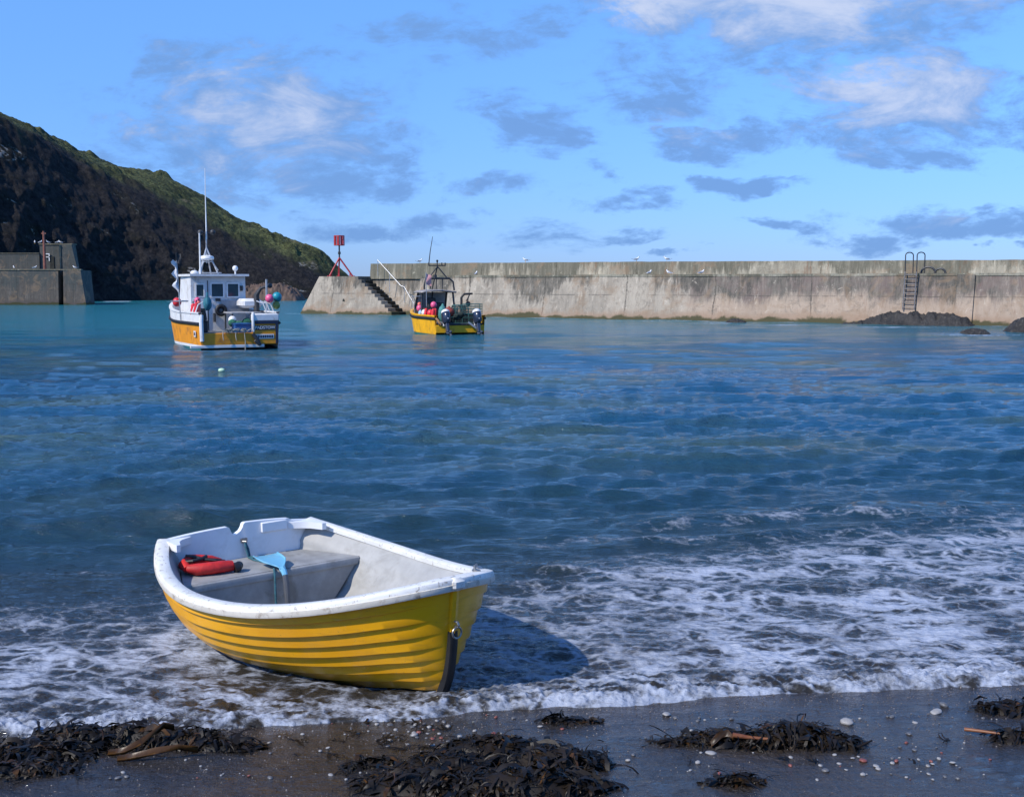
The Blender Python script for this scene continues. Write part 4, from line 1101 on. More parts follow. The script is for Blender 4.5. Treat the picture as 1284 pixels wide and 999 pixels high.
# transom in three pieces: low sill in the middle, high quarter to starboard, post to port
t1 = MB(); t1.box((.03, .45, .37), (.10, 1.90, .44), bev=.02); t1.build('transom_sill', M_OR, F1)
t1 = MB(); t1.box((.03, .45, .10), (.11, 2.7, .12), bev=.02); t1.build('stern_stripe', M_CAB, F1)
t1 = MB(); t1.box((.03, -.95, .565), (.11, .97, .83), bev=.03); t1.build('transom_quarter', M_OR, F1)
t1 = MB(); t1.box((.03, -.95, 1.14), (.13, 1.03, .32), bev=.06); t1.build('quarter_cap', M_CAB, F1)
t1 = MB(); t1.tube([(-.02, -.49, .62), (-.03, -.49, 1.1), (0, -.5, 1.26), (.1, -.52, 1.3)], .055, 8); t1.build('edge_post', M_CAB, F1)
t1 = MB(); t1.tube([(-.02, 1.38, .3), (-.03, 1.40, 1.0), (0.02, 1.38, 1.25)], .075, 8); t1.build('edge_post', M_CAB, F1)
t1 = MB(); t1.box((-.035, -1.0, .955), (.03, .86, .11), bev=.01); t1.build('rub_panel', M_NAVY, F1)
t1 = MB(); t1.box((-.03, -1.37, .55), (.04, .09, .75), bev=.01); t1.build('corner_strip', M_NAVY, F1)
MS = Matrix(((0, 0, -1, 0), (-1, 0, 0, 0), (0, 1, 0, 0), (0, 0, 0, 1)))   # text facing aft
M_LET = mat('white_lettering', (.74, .74, .70), .5, .05)
t1 = MB(); t1.box((-.030, -.93, .765), (.012, .74, .17), bev=.004); t1.build('name_board', M_NAVY, F1)
text_part('lettering', 'PADSTOW', .155, M_LET, F1, Matrix.Translation((-.043, -.93, .765)) @ MS)
nb = empty('number_plate', (0, 0, 0)); nb.parent = F1
q = MB(); q.box((-.030, -.90, .44), (.012, .72, .17), bev=.004); q.build('plate', M_CAB, nb)
q = MB()
for k in range(8): q.box((-.039, -.61-k*.083, .44), (.006, .060, .095))
q.build('marks', M_NAVY, nb)
# side numerals plate
u_ = .055
q = MB(); q.box((.62, hb1(.07, .9)+.035, .55), (.34, .012, .22), rx=-.05); q.build('side_plate', M_CAB, F1)
text_part('side_number', 'N5', .17, M_NAVY, F1, Matrix.Translation((.62, hb1(.07, .9)+.046, .55)) @ Matrix(((-1, 0, 0, 0), (0, 0, 1, 0), (0, 1, 0, 0), (0, 0, 0, 1))))
# cabin
cab = empty('cabin', (0, 0, 0)); cab.parent = F1
CX0 = 3.35; 
def cy(px): return (273.-px)/1500*47.2
def cz(py): return CAMH-(py-355)/1500*47.2
cw = MB()
poly = [(CX0, 1.06), (CX0+2.6, 1.0), (CX0+3.2, .62), (CX0+3.2, -.62), (CX0+2.6, -1.0), (CX0, -1.06)]
def ring(z, k=1.): return [(x if x < CX0+1 else CX0+(x-CX0)*k, y*1.0, z) for x, y in poly]
r0, r1_ = ring(.5), ring(2.66, .86)
cw.grid([r0, ring(1.7, 1.), r1_], True); cw.add(r1_, [tuple(range(6))])
cw.build('cabin_wall', M_CAB, cab, smooth=False)
rf = MB(); rf.prism([(CX0-.32, 1.14), (CX0+2.2, 1.12), (CX0+2.9, .62), (CX0+2.9, -.62), (CX0+2.2, -1.12), (CX0-.32, -1.14)], 2.665, 2.75, 'z'); rf.build('roof', M_CAB, cab, smooth=False)
def window(a, b, c, d, name='window'):
    y0, y1, z0_, z1_ = cy(b), cy(a), cz(d), cz(c)
    fr_ = MB(); t_ = .05
    for (ya, yb, za, zb2) in ((y0-t_, y1+t_, z1_, z1_+t_), (y0-t_, y1+t_, z0_-t_, z0_), (y0-t_, y0, z0_, z1_), (y1, y1+t_, z0_, z1_)):
        fr_.box((CX0-.015, (ya+yb)/2, (za+zb2)/2), (.05, yb-ya, zb2-za))
    w_ = fr_.build(name, M_WPAINT, cab, smooth=False)
    g_ = MB(); g_.box((CX0-.004, (y0+y1)/2, (z0_+z1_)/2), (.02, y1-y0-.004, z1_-z0_-.004)); g_.build('pane', M_GLASS, w_, smooth=False)
window(246, 254.5, 357, 371); window(264.5, 278.5, 356, 371.5); window(284.5, 297.5, 356, 371.5)
dr = MB(); dr.box((CX0-.02, cy(256), (cz(354)+cz(411))/2), (.03, .62, cz(354)-cz(411))); dr.v = [v for v in dr.v]
# door panel below its window only
dr = MB(); dr.box((CX0-.02, cy(250), (cz(374)+cz(410))/2), (.03, .56, cz(374)-cz(410)), bev=.01); d_o = dr.build('door', M_CAB, cab)
q = MB(); q.box((CX0-.06, cy(258.5), cz(376)), (.06, .12, .07), bev=.01); q.build('handle', M_DKMET, d_o)
q = MB(); q.box((CX0-.012, cy(259.8), 1.5), (.02, .03, 2.0)); q.build('door_jamb', M_DKMET, cab, smooth=False)
q = MB(); q.box((CX0-.03, cy(272), cz(375.5)), (.04, .2, .1), bev=.01); q.build('vent', M_DKMET, cab)
q = MB(); q.tube([(CX0-.05, cy(267), cz(392)), (CX0-.06, cy(267), cz(403))], .05, 8); q.build('grab_handle', M_DKMET, cab)
q = MB(); q.tube([(CX0-.05, cy(303)+.05, 2.3), (CX0-.05, cy(303)+.05, 2.1)], .06, 8); q.build('lamp', M_DKMET, cab)
# mast gantry on the roof
ga = empty('gantry', (0, 0, 0)); ga.parent = F1
gx_ = CX0+1.2
for (ya, xa) in ((cy(256.5), gx_-.4), (cy(279), gx_-.4), (cy(260), gx_+.5), (cy(276), gx_+.5)):
    q = MB(); q.tube([(xa, ya, 2.75), (gx_, cy(267.7), cz(312)+.04)], .03, 8); q.build('leg', M_GALV, ga)
q = MB(); q.tube([(gx_-.4, cy(256.5), 2.9), (gx_-.3, cy(262), 3.25), (gx_-.3, cy(272), 3.25), (gx_-.4, cy(279), 2.9)], .025, 6); q.tube([(gx_-.4, cy(259), 2.80), (gx_-.4, cy(283), 2.80)], .03, 6); q.build('crossbar', M_GALV, ga)
q = MB(); q.tube([(gx_, cy(267.7), cz(330)), (gx_, cy(267.7), cz(290))], .03, 8); q.build('mast_tube', M_GALV, ga)
q = MB(); q.lathe([(.05, 0), (.26, .02), (.29, .08), (.26, .16), (.1, .2), (.01, .205)], (gx_-.1, cy(267), 3.3), 18); q.build('radar_dome', M_WPAINT, ga)
q = MB(); q.tube([(gx_, cy(268), cz(300)), (gx_, cy(268), cz(250)), (gx_, cy(268.3), cz(215)+.12)], [.030, .02, .011], 8); q.build('whip_aerial', M_WPAINT, ga)
q = MB(); q.tube([(gx_-.6, cy(255.3), 2.75), (gx_-.6, cy(255.3), cz(293))], [.035, .028], 8); q.build('aerial', M_WPAINT, ga)
q = MB(); q.tube([(gx_, cy(259), cz(292)), (gx_, cy(277.5), cz(292))], .018, 6); q.ball((gx_, cy(260.5), cz(291.5)), .11, 10, 6); q.ball((gx_, cy(276), cz(291)), .11, 10, 6); q.build('signal_arm', M_DKMET, ga)
q = MB(); q.ball((CX0+.3, cy(246), 2.8), .16, 12, 8, (1, 1, .6)); q.build('aerial_dome', M_WPAINT, F1)
q = MB(); q.tube([(CX0+.2, cy(296), 2.74), (CX0+.2, cy(296), 2.9)], .03, 8); q.ball((CX0+.2, cy(296), 2.98), .11, 10, 8); q.build('searchlight', M_WPAINT, F1)
# hauler arm and pole on the starboard side, work table, foredeck locker
q = MB(); q.tube([(2.2, -1.2, .9), (2.2, -1.2, 1.95), (2.1, -1.35, 2.2), (2.0, -1.65, 2.3)], [.12, .11, .06, .05], 10); q.ball((2.0, -1.68, 2.3), .1, 10, 8); q.build('pot_hauler', M_DKMET, F1)
q = MB(); q.tube([(1.9, -1.52, 1.3), (1.9, -1.52, 2.55)], .04, 8); q.build('pole', M_GALV, F1)
q = MB(); q.box((3.0, -1.05, 1.62), (1.7, .75, .36), bev=.1); q.build('locker', M_CAB, F1)
tbn = empty('work_table', (0, 0, 0)); tbn.parent = F1
q = MB(); q.box((2.1, -.62, 1.27), (1.3, 1.15, .06), bev=.01); q.build('table_top', mat('worn_grey', (.30, .30, .31), .6, .15, 4), tbn)
for a_, b_ in ((1.5, -.1), (1.5, -1.1), (2.7, -.1), (2.7, -1.1)):
    q = MB(); q.tube([(a_, b_, .55), (a_, b_, 1.25)], .03, 6); q.build('leg', M_DKMET, tbn)
q = MB(); q.box((3.28, -.62, 1.5), (.03, 1.1, .48), bev=.01); q.build('splash_panel', mat('worn_grey', (.3, .3, .31)), F1)
for s_, z0_ in ((1, 1.35), (-1, 1.35)):
    for k in range(3):
        q = MB(); y_ = s_*(1.5 if s_ > 0 else 1.42); xx = .5+k*.55
        q.tube([(xx, y_, 1.3), (xx, y_-.12*s_, 1.62), (xx+.1, y_-.35*s_, 1.72)], .022, 6); q.build('rail_stanchion', M_WPAINT, F1)
# loose gear aboard (things of their own)
def sphere_buoy(name, loc, r, m, label, group, capm=None):
    b = empty(name, loc, rng.uniform(0, 6), label=label, cat='buoy', group=group)
    q = MB(); q.ball((0, 0, 0), r, 18, 12, (1, 1, 1.06)); q.build('float', m, b)
    q = MB(); q.lathe([(r*.30, r*.92), (r*.26, r*1.12), (r*.2, r*1.22), (r*.08, r*1.25)], (0, 0, 0), 12); q.build('eye', capm or M_BLK, b)
    return b
M_BR = mat('buoy_red', (.68, .03, .04), .4, .08); M_BP = mat('buoy_pink', (.72, .10, .22), .4, .08); M_BT = mat('buoy_teal', (.01, .24, .30), .4, .1); M_BG = mat('buoy_olive', (.16, .22, .05), .5, .2); M_BW = mat('buoy_white', (.74, .73, .70), .45, .08); M_BB = mat('buoy_blue', (.05, .16, .40), .45, .1)
gB = 'fishing floats carried by the orange boat'
sphere_buoy('buoy', f1w(2.9, 1.68, 1.68), .165, M_BR, 'round red buoy hanging at the left rail of the orange boat', gB)
sphere_buoy('buoy', f1w(1.1, 1.28, 1.76), .12, M_BP, 'pink buoy above the red floats at the orange boat left stern rail', gB)
sphere_buoy('buoy', f1w(.35, -1.22, 1.83), .155, M_BP, 'pink buoy on the orange boat right quarter beside the teal one', gB)
sphere_buoy('buoy', f1w(.55, -1.56, 1.88), .18, M_BT, 'largest teal buoy high on the orange boat right quarter', gB)
sphere_buoy('buoy', f1w(.45, -1.50, 1.58), .145, M_BG, 'olive green buoy under the teal buoy on the orange boat', gB)
sphere_buoy('buoy', f1w(1.35, -.05, 1.02), .15, M_BW, 'white buoy under the grey work table of the orange boat', gB)
def sausage(loc, L, r, m, label, group, tilt=0., rz=0.):
    b = empty('float', loc, rz, label=label, cat='float', group=group)
    q = MB(); q.tube([(tilt*t, 0, L*t) for t in (0, .06, .2, .8, .94, 1)], [r*.3, r*.8, r, r, r*.8, r*.3], 12); q.build('body', m, b)
    q = MB(); q.tube([(tilt*1.0, 0, L), (tilt*1.1, 0, L+.08)], .02, 6); q.build('eye', M_BLK, b)
for k, (x, y, hh) in enumerate(((.75, 1.42, .55), (.95, 1.30, .6), (1.2, 1.45, .5))):
    sausage(f1w(x, y, 1.15), hh, .085, M_BR if k != 1 else mat('float_pale_red', (.62, .16, .14), .5, .1), ('red upright float at the orange boat left stern corner, nearest the stern', 'paler red upright float between the two red ones on the orange boat', 'red upright float of the orange boat, farthest from the stern')[k], 'upright red floats at the orange boat stern', .03)
# blue-green oilskin bag, tyre, net, crate, dan flag
q = MB(); q.ball((0, 0, 0), .2, 14, 10, (.8, .8, 1.25), .06); q.tube([(0, 0, .2), (.01, 0, .42)], [.06, .03], 8); o = q.build('gear_bag', mat('teal_cloth', (.02, .14, .18), .8, .25, 6, bump=.4, bs=25)); o.location = f1w(.5, 1.05, 1.65); tag(o, 'dark teal cloth bag hung by the orange boat cabin door', 'bag')
ty = empty('tyre_fender', f1w(CX0-.13, cy(274.8), cz(388.5)), A1, label='black tyre fender hanging on the orange boat white cabin wall', cat='fender')
q = MB(); q.tube([(0, .165*math.cos(t), .165*math.sin(t)) for t in np.linspace(0, 6.283, 29)[:-1]], .075, 12, closed=True); q.build('tyre', M_BLK, ty)
q = MB(); q.ball((0.02, 0, 0), .095, 12, 8, (.4, 1, 1)); q.build('hub', mat('grey_plastic', (.085, .09, .10), .45, .15), ty)
q = MB()
for k in range(7): q.ball((rng.uniform(-.25, .25), rng.uniform(-.4, .4), rng.uniform(.1, .4)), rng.uniform(.14, .22), 10, 7, (1, 1, .8), .12)
o = q.build('net_heap', mat('green_net', (.015, .11, .07), .9, .5, 14, (.1, .2, .12), .5, 8, bump=.9, bs=40)); o.location = f1w(1.5, -.35, .55); tag(o, 'heap of green net under the work table of the orange boat', 'net')
cr = empty('fish_crate', f1w(.55, -.22, .56), A1, label='blue fish crate at the stern gap of the orange boat', cat='crate')
q = MB(); w_, d_, h_ = .48, .62, .34
q.box((0, 0, .02), (w_, d_, .04)); 
for sx, sy, ww, dd in ((w_/2, 0, .03, d_), (-w_/2, 0, .03, d_), (0, d_/2, w_-.034, .03), (0, -d_/2, w_-.034, .03)): q.box((sx, sy, h_/2+.02), (ww, dd, h_), bev=.006)
q.build('crate_body', mat('blue_crate', (.02, .10, .28), .5, .15), cr)
q = MB(); q.box((0, 0, h_), (w_+.07, d_+.07, .04), bev=.01); q.box((0, 0, h_+.012), (w_-.06, d_-.06, .03)); q.build('rim', mat('blue_crate', (.02, .1, .28)), cr)
q = MB()
for k in range(16):
    y0_ = rng.uniform(-.3, .75); pts = [(-.05+rng.uniform(-.05, .05), y0_+rng.gauss(0, .09), .62+rng.uniform(-.02, .14)) for _ in range(5)]; q.tube(pts, .018, 6)
for y_ in (.15, .62): q.tube([(-.05, y_, .66), (-.1, y_+.03, .5), (-.09, y_, .32)], .018, 6)
q.tube([(-.06, -.15, .62), (-.1, -.17, .3), (-.11, -.16, -.05)], .016, 6)
o = q.build('rope_tangle', mat('pale_rope', (.34, .31, .26), .9, .3, 20, bump=.5, bs=60)); o.location = (X1, Y1, 0); o.rotation_euler.z = A1; tag(o, 'tangle of pale rope hanging over the orange boat stern', 'rope')
q = MB(); q.tube([(-.1, -.45, .55), (-.12, -.62, .32), (-.11, -.72, .12)], [.06, .08, .05], 8); q.box((-.11, -.62, .22), (.1, .28, .12), rx=.7, bev=.02); o = q.build('boarding_ladder', M_DKMET); o.parent = F1
fl_ = empty('dan_flag', f1w(2.6, 1.62, 1.3), A1, label='tattered black and white dan flag on its pole at the orange boat rail', cat='flag')
q = MB(); q.tube([(0, 0, -.3), (-.05, .05, .8), (-.1, .12, 1.95)], .022, 8); q.build('pole', M_GALV, fl_)
rows = []
for i in range(14):
    t = i/13; z = 1.9-1.15*t; rows.append([(-.1+.03*t+.05*math.sin(i*.9+j*1.1), .13-.06*t+.045*j*(.7+.5*math.sin(i*1.3)), z+.02*j) for j in range(5)])
q = MB(); q.grid(rows); q.build('cloth', mat('white_cloth', (.72, .72, .72), .8, .1), fl_, angle=80)
rows = [[(-.11+.04*math.sin(i*.8+j), .10-.05*j, 2.2-.09*i) for j in range(4)] for i in range(5)]
q = MB(); q.grid(rows); q.tube([(-.1, .12, 1.9), (-.11, .125, 2.25)], .02, 6); q.build('black_cloth', M_BLK, fl_, angle=80)
q = MB(); q.tube([(-.2, 0, .42), (.2, 0, .42)], .03, 6); q.tube([(0, -.3, .42), (0, .35, .42)], .03, 6); q.build('cross_spar', M_GALV, fl_)

# second boat ---------------------------------------------------------
X2, Y2, A2 = b_frame(577, 55.2, 18)
F2 = empty('fishing_boat', (X2, Y2, 0), A2, label='small yellow potting boat with twin outboards moored by the breakwater steps', cat='fishing boat')
def f2w(x, y, z):
    c, s = math.cos(A2), math.sin(A2); return Vector((X2+x*c-y*s, Y2+x*s+y*c, z))
hb2, zr2, zb2_ = boat_hull(F2, 6.6, 1.20, 1.24, .78, .90, M_YE2, M_YE2, bow_rise=.35, boot=.02)
def c2y(px): return (574-px)/1500*55.
q = MB(); q.box((.03, 0, .30), (.10, 2.34, .36), bev=.02); q.build('transom', M_YE2, F2)
q = MB(); q.tube([(.0, 1.18, .8), (-.03, 1.08, .72), (-.03, .95, .50)], .05, 8); q.build('stern_rail', mat('faded_orange', (.6, .3, .12), .6, .15), F2)
q = MB(); q.box((-.02, .0, .52), (.10, 2.1, .10), bev=.02); q.build('splash_well', M_DKMET, F2)
q = MB(); q.box((.1, -.1, .30), (.02, .5, .3)); 
# outboards
M_OBN = mat('outboard_navy', (.02, .028, .05), .3, .1, 4, coat=.4)
for yy, tilt in ((.72, .42), (-.78, .35)):
    ob_ = empty('outboard_motor', (-.20, yy, .66), 0); ob_.parent = F2; ob_.rotation_euler = (0, tilt, 0)
    q = MB(); rows = []
    for z, w, d, xo in ((-.10, .15, .17, 0), (.02, .19, .24, -.02), (.22, .20, .27, -.03), (.36, .19, .25, -.02), (.44, .16, .2, 0)):
        rows.append([(xo+d*math.cos(t)*(1 if math.cos(t) > 0 else 1.1), w*math.sin(t), z) for t in np.linspace(0, 6.283, 17)[:-1]])
    q.grid(rows, True); q.build('cowling', M_OBN, ob_)
    q = MB(); rows = [[(xo+d*math.cos(t), w*math.sin(t), z) for t in np.linspace(0, 6.283, 17)[:-1]] for z, w, d, xo in ((.40, .19, .25, -.02), (.50, .18, .23, -.01), (.56, .11, .14, .0), (.575, .01, .02, 0))]
    q.grid(rows, True); q.build('cowl_cap', M_WPAINT, ob_)
    q = MB(); q.box((-.28, .0, .18), (.02, .05, .34), ry=.0, rz=0, bev=.005); q.build('stripe', mat('silver_stripe', (.5, .52, .55), .4), ob_)
    q = MB(); q.box((0, 0, -.38), (.22, .13, .58), bev=.04, taper=1.15); q.build('leg', M_OBN, ob_)
    q = MB(); q.tube([(.2, 0, -.66), (.05, 0, -.68), (-.2, 0, -.66)], [.03, .075, .05], 10); q.box((-.02, 0, -.58), (.36, .3, .025), bev=.008); q.box((.02, 0, -.8), (.2, .025, .22)); q.build('gearcase', M_OBN, ob_)
    q = MB()
    for k in range(3):
        a = k*2.094; q.box((-.23, .09*math.cos(a), -.66+.09*math.sin(a)), (.02, .12, .09), rx=a, ry=.4, bev=.005)
    q.build('propeller', M_STEEL, ob_)
    q = MB(); q.box((.17, 0, -.02), (.12, .26, .34), bev=.02); q.build('bracket', M_GALV, ob_)
# wheelhouse: open backed
wh_ = empty('wheelhouse', (0, 0, 0)); wh_.parent = F2
WX = 2.6; ys_ = .22
q = MB()
for s in (1, -1):
    q.add([(WX+.2, s*.82+ys_, .55), (WX+1.5, s*.78+ys_, .55), (WX+1.5, s*.78+ys_, 1.15), (WX+.35, s*.82+ys_, 1.15)], [(0, 1, 2, 3)])
q.add([(WX+1.5, .78+ys_, .55), (WX+1.5, -.78+ys_, .55), (WX+1.5, -.78+ys_, 1.15), (WX+1.5, .78+ys_, 1.15)], [(0, 1, 2, 3)])
o = q.build('side_panel', M_DKMET, wh_, smooth=False); o.modifiers.new('thickness', 'SOLIDIFY').thickness = .03
q = MB()
for s in (1, -1):
    q.tube([(WX, s*.84+ys_, .55), (WX+.12, s*.82+ys_, 1.2), (WX+.25, s*.78+ys_, 1.98)], .05, 8); q.tube([(WX+1.5, s*.78+ys_, 1.15), (WX+1.05, s*.72+ys_, 1.98)], .05, 8)
q.tube([(WX+1.28, ys_, 1.15), (WX+1.05, ys_, 1.98)], .03, 6); q.build('pillars', M_DKMET, wh_)
q = MB(); q.add([(WX+1.48, .74+ys_, 1.16), (WX+1.48, -.74+ys_, 1.16), (WX+1.06, -.7+ys_, 1.95), (WX+1.06, .7+ys_, 1.95)], [(0, 1, 2, 3)]); o = q.build('windscreen', mat('salted_glass', (.34, .38, .40), .25, .1), wh_, smooth=False); o.modifiers.new('thickness', 'SOLIDIFY').thickness = .012
q = MB(); rows = []
for x in np.linspace(WX-.05, WX+1.35, 8): rows.append([(x, y+ys_, 2.0+.10*(1-(y/.9)**2)-.02*abs(x-WX-.6)) for y in np.linspace(-.88, .88, 12)])
q.grid(rows); o = q.build('roof', mat('brown_grey_roof', (.30, .27, .25), .5, .1), wh_); o.modifiers.new('thickness', 'SOLIDIFY').thickness = .07
q = MB(); q.box((WX+.9, ys_-.1, 1.2), (.35, .8, .5), bev=.03); q.box((WX+.8, ys_+.15, 1.55), (.12, .45, .28), bev=.02); q.build('console', M_DKMET, wh_)
# mast frames on the roof
mf = empty('mast_frame', (0, 0, 0)); mf.parent = F2
q = MB(); zt = 2.62; q.tube([(WX+.2, ys_+.66, 2.1), (WX+.2, ys_+.66, 2.3), (WX+.2, ys_+.6, zt), (WX+.2, ys_-.6, zt), (WX+.2, ys_-.78, zt-.15), (WX+.2, ys_-.84, 2.05)], .045, 8)
for y in (-.25, .05, .35): q.tube([(WX+.2, ys_+y, zt), (WX+.25, ys_+y, 2.12)], .022, 6)
q.build('hoop', M_DKMET, mf)
for s, xx in ((.45, .2), (-.5, .2), (.1, .8)):
    q = MB(); q.tube([(WX+xx, ys_+s, zt if xx < .5 else 2.1), (WX+.3, ys_-.03, 3.2)], .03, 8); q.build('leg', M_DKMET, mf)
q = MB(); q.tube([(WX+.3, ys_-.02, 3.1), (WX+.3, ys_-.02, 3.42)], .03, 8); q.tube([(WX+.3, ys_+.42, 3.24), (WX+.3, ys_-.44, 3.24)], .03, 6); q.ball((WX+.3, ys_-.02, 3.46), .06, 8, 6)
for y in (-.42, -.25, .4): q.tube([(WX+.3, ys_+y, 3.22), (WX+.3, ys_+y, 3.38)], .03, 6)
q.tube([(WX+.2, ys_+.12, 2.8), (WX+.2, ys_+.12, 2.62)], .09, 10); q.build('masthead', M_DKMET, mf)
q = MB(); q.tube([(WX+.3, ys_+.40, 3.3), (WX+.3, ys_+.33, 3.9), (WX+.3, ys_+.20, 4.62)], [.028, .02, .012], 8); q.build('whip_aerial', M_DKMET, mf)
# hauler davit
q = MB(); q.tube([(2.0, -.72, .6), (2.0, -.72, 1.72), (1.95, -.85, 1.88), (1.9, -1.25, 1.9)], [.06, .06, .055, .045], 10); q.build('hauler_davit', M_BLK, F2)
q = MB(); q.tube([(1.9, -1.1, 1.86), (1.9, -.98, 1.62), (1.9, -.92, 1.55)], .03, 6); q.lathe([(.03, -.03), (.12, -.02), (.12, .02), (.03, .03)], (1.9, -1.02, 1.42), 14, Matrix.Rotation(R(90), 3, 'Y')); q.tube([(1.9, -1.02, 1.42), (1.9, -1.0, 1.6)], .025, 6); q.build('hauler_block', M_BLK, F2)
q = MB(); q.tube([(3.8, 1.1, .95), (3.8, 1.12, 1.75), (2.6, 1.14, 1.78)], .016, 6); q.tube([(5.2, .8, 1.0), (5.2, .82, 1.78), (3.8, 1.12, 1.75)], .016, 6); q.build('bow_rail', M_GALV, F2)
q = MB(); q.tube([(-.12, -.35, .6), (-.2, -.7, .35), (-.2, -.95, .1)], .05, 8); q.build('fuel_hose', M_GALV, F2)
# lobster pots
M_POT = mat('pot_net', (.025, .05, .055), .85, .4, 12); M_POTG = mat('pot_green', (.03, .11, .10), .8, .3, 12)
def make_pot():
    p_ = empty('lobster_pot', (0, 0, 0))
    L_, w_, h_ = .66, .46, .40; q = MB()
    for x in (-L_/2, 0, L_/2):
        q.tube([(x, w_/2, 0), (x, w_/2, h_*.6), (x, w_*.3, h_), (x, -w_*.3, h_), (x, -w_/2, h_*.6), (x, -w_/2, 0)], .018, 6, closed=True)
    for y, z in ((w_/2, 0), (-w_/2, 0), (w_/2, h_*.6), (-w_/2, h_*.6), (w_*.3, h_), (-w_*.3, h_)): q.tube([(-L_/2, y, z), (L_/2, y, z)], .018, 6)
    q.build('frame', M_POTG, p_)
    q = MB()
    for k in range(9):
        x = -L_/2+L_*(k+.5)/9; q.tube([(x, w_/2, 0), (x, w_/2, h_*.6), (x, w_*.3, h_), (x, -w_*.3, h_), (x, -w_/2, h_*.6), (x, -w_/2, 0)], .008, 4, closed=True)
    for y, z in ((w_/2, .08), (w_/2, .16), (-w_/2, .08), (-w_/2, .16), (.1, h_), (0, h_), (-.1, h_), (w_*.4, h_*.8), (-w_*.4, h_*.8), (.12, 0), (-.12, 0), (0, 0)): q.tube([(-L_/2, y, z), (L_/2, y, z)], .008, 4)
    q.build('netting', M_POT, p_)
    q = MB(); q.box((0, 0, .02), (L_*.9, w_*.85, .03)); q.build('base', M_POT, p_, smooth=False)
    return p_
pot = make_pot(); fp = True
gp = 'lobster pots stacked in the stern of the yellow boat'
for k, (x, y, z, rz, lb) in enumerate(((.75, .05, .56, 1.6, 'lobster pot low in the middle of the yellow boat stern'), (.75, -.62, .56, 1.5, 'lobster pot on the deck by the yellow boat right outboard'), (.8, -.25, .97, 1.7, 'lobster pot on top of the two middle pots of the yellow boat'),
                                       (1.5, -.40, .56, .2, 'lobster pot on the deck behind the stern row, under the davit'), (1.5, -.42, .97, .1, 'upper lobster pot of the stack beneath the hauler davit'))):
    p_ = pot if fp else copy_tree(pot); fp = False; p_.location = f2w(x, y, z); p_.rotation_euler.z = A2+rz; tag(p_, lb, 'lobster pot', gp)
q = MB()
for z in (.0, .12, .24, .36, .48):
    q.tube([(.3*sx, .4*sy, z) for sx, sy in ((1, 1), (-1, 1), (-1, -1), (1, -1))], .013, 5, closed=True)
for k in range(7):
    for sx in (1, -1): q.tube([(.3*sx, -.4+.8*k/6, 0), (.3*sx, -.4+.8*k/6, .48)], .010, 5)
for k in range(5):
    for sy in (1, -1): q.tube([(-.3+.6*k/4, .4*sy, 0), (-.3+.6*k/4, .4*sy, .48)], .010, 5)
o = q.build('keep_cage', M_POTG); o.location = f2w(1.0, -.93, .95); o.rotation_euler.z = A2; tag(o, 'square open wire cage high on the yellow boat right quarter', 'cage')
o = MB(); o.box((0, 0, .2), (.6, .7, .4), bev=.04); o.box((0, 0, .42), (.64, .74, .05), bev=.015); o = o.build('gear_box', M_DKMET); o.location = f2w(1.05, -.93, .555); o.rotation_euler.z = A2; tag(o, 'black gear box under the open wire cage on the yellow boat', 'box')
g2 = 'floats and bags piled along the yellow boat left rail'
for nm, x, y, z, r, m, lb in (('buoy', 3.2, 1.0, 1.20, .16, M_BP, 'pink buoy farthest forward at the yellow boat left rail'), ('buoy', 3.4, .95, 1.38, .10, mat('buoy_coral', (.70, .16, .10), .45), 'small coral buoy on top of the forward pink buoy of the yellow boat'),
                              ('buoy', 2.9, 1.0,   .97, .16, mat('buoy_pale_blue', (.30, .46, .58), .5), 'pale blue buoy just below the pink buoy on the yellow boat'), ('buoy', 2.4, 1.0, 1.0, .15, M_BW, 'white buoy beside the pale blue buoy on the yellow boat'),
                              ('buoy', 1.6, .78, 1.38, .15, M_BP, 'bright pink buoy in front of the yellow boat wheelhouse'), ('buoy', 1.45, .98, 1.0, .17, M_BR, 'red buoy low at the yellow boat left rail')):
    sphere_buoy(nm, f2w(x, y, z), r, m, lb, g2)
for k, (x, y) in enumerate(((1.1, 1.0), (1.35, .82), (2.0, 1.08))):
    sausage(f2w(x, y, .6), .62, .085, M_BR, ('red upright float nearest the yellow boat left outboard', 'red upright float in the middle of three on the yellow boat', 'red upright float farthest forward of three on the yellow boat')[k], 'upright red floats on the yellow boat', .05)
for nm, x, y, z, sq, m, lb in (('gear_sack', .95, .55, .98, (.8, .75, 1.5), mat('sea_green_sack', (.06, .21, .19), .85, .2, 8, bump=.5, bs=20), 'sea green sack standing behind the yellow boat left outboard'),
                               ('gear_sack', .75, .30, 1.05, (1, 1.3, .9), mat('rust_sack', (.25, .045, .03), .85, .25, 8, bump=.5, bs=20), 'rust red sack between the sea green sack and the pots')):
    q = MB(); q.ball((0, 0, 0), .26, 16, 12, sq, .05); q.tube([(0, 0, .2*sq[2]), (.02, .02, .31*sq[2])], [.09, .04], 8); o = q.build(nm, m); o.location = f2w(x, y, z); tag(o, lb, 'sack', 'sacks in the stern of the yellow boat')
    q = MB()
ff = empty('dan_flag', f2w(2.3, .92, 1.9), A2, label='faded pink dan flag by the yellow boat wheelhouse roof', cat='flag')
q = MB(); q.tube([(0, 0, -1.0), (0, .02, 1.0)], .016, 6); q.build('pole', M_GALV, ff)
q = MB(); q.grid([[(.03*math.sin(i+j), .02-.065*j, .95-.085*i-.02*j) for j in range(5)] for i in range(7)]); q.build('cloth', mat('faded_pink_cloth', (.72, .34, .32), .8, .15), ff, angle=80)

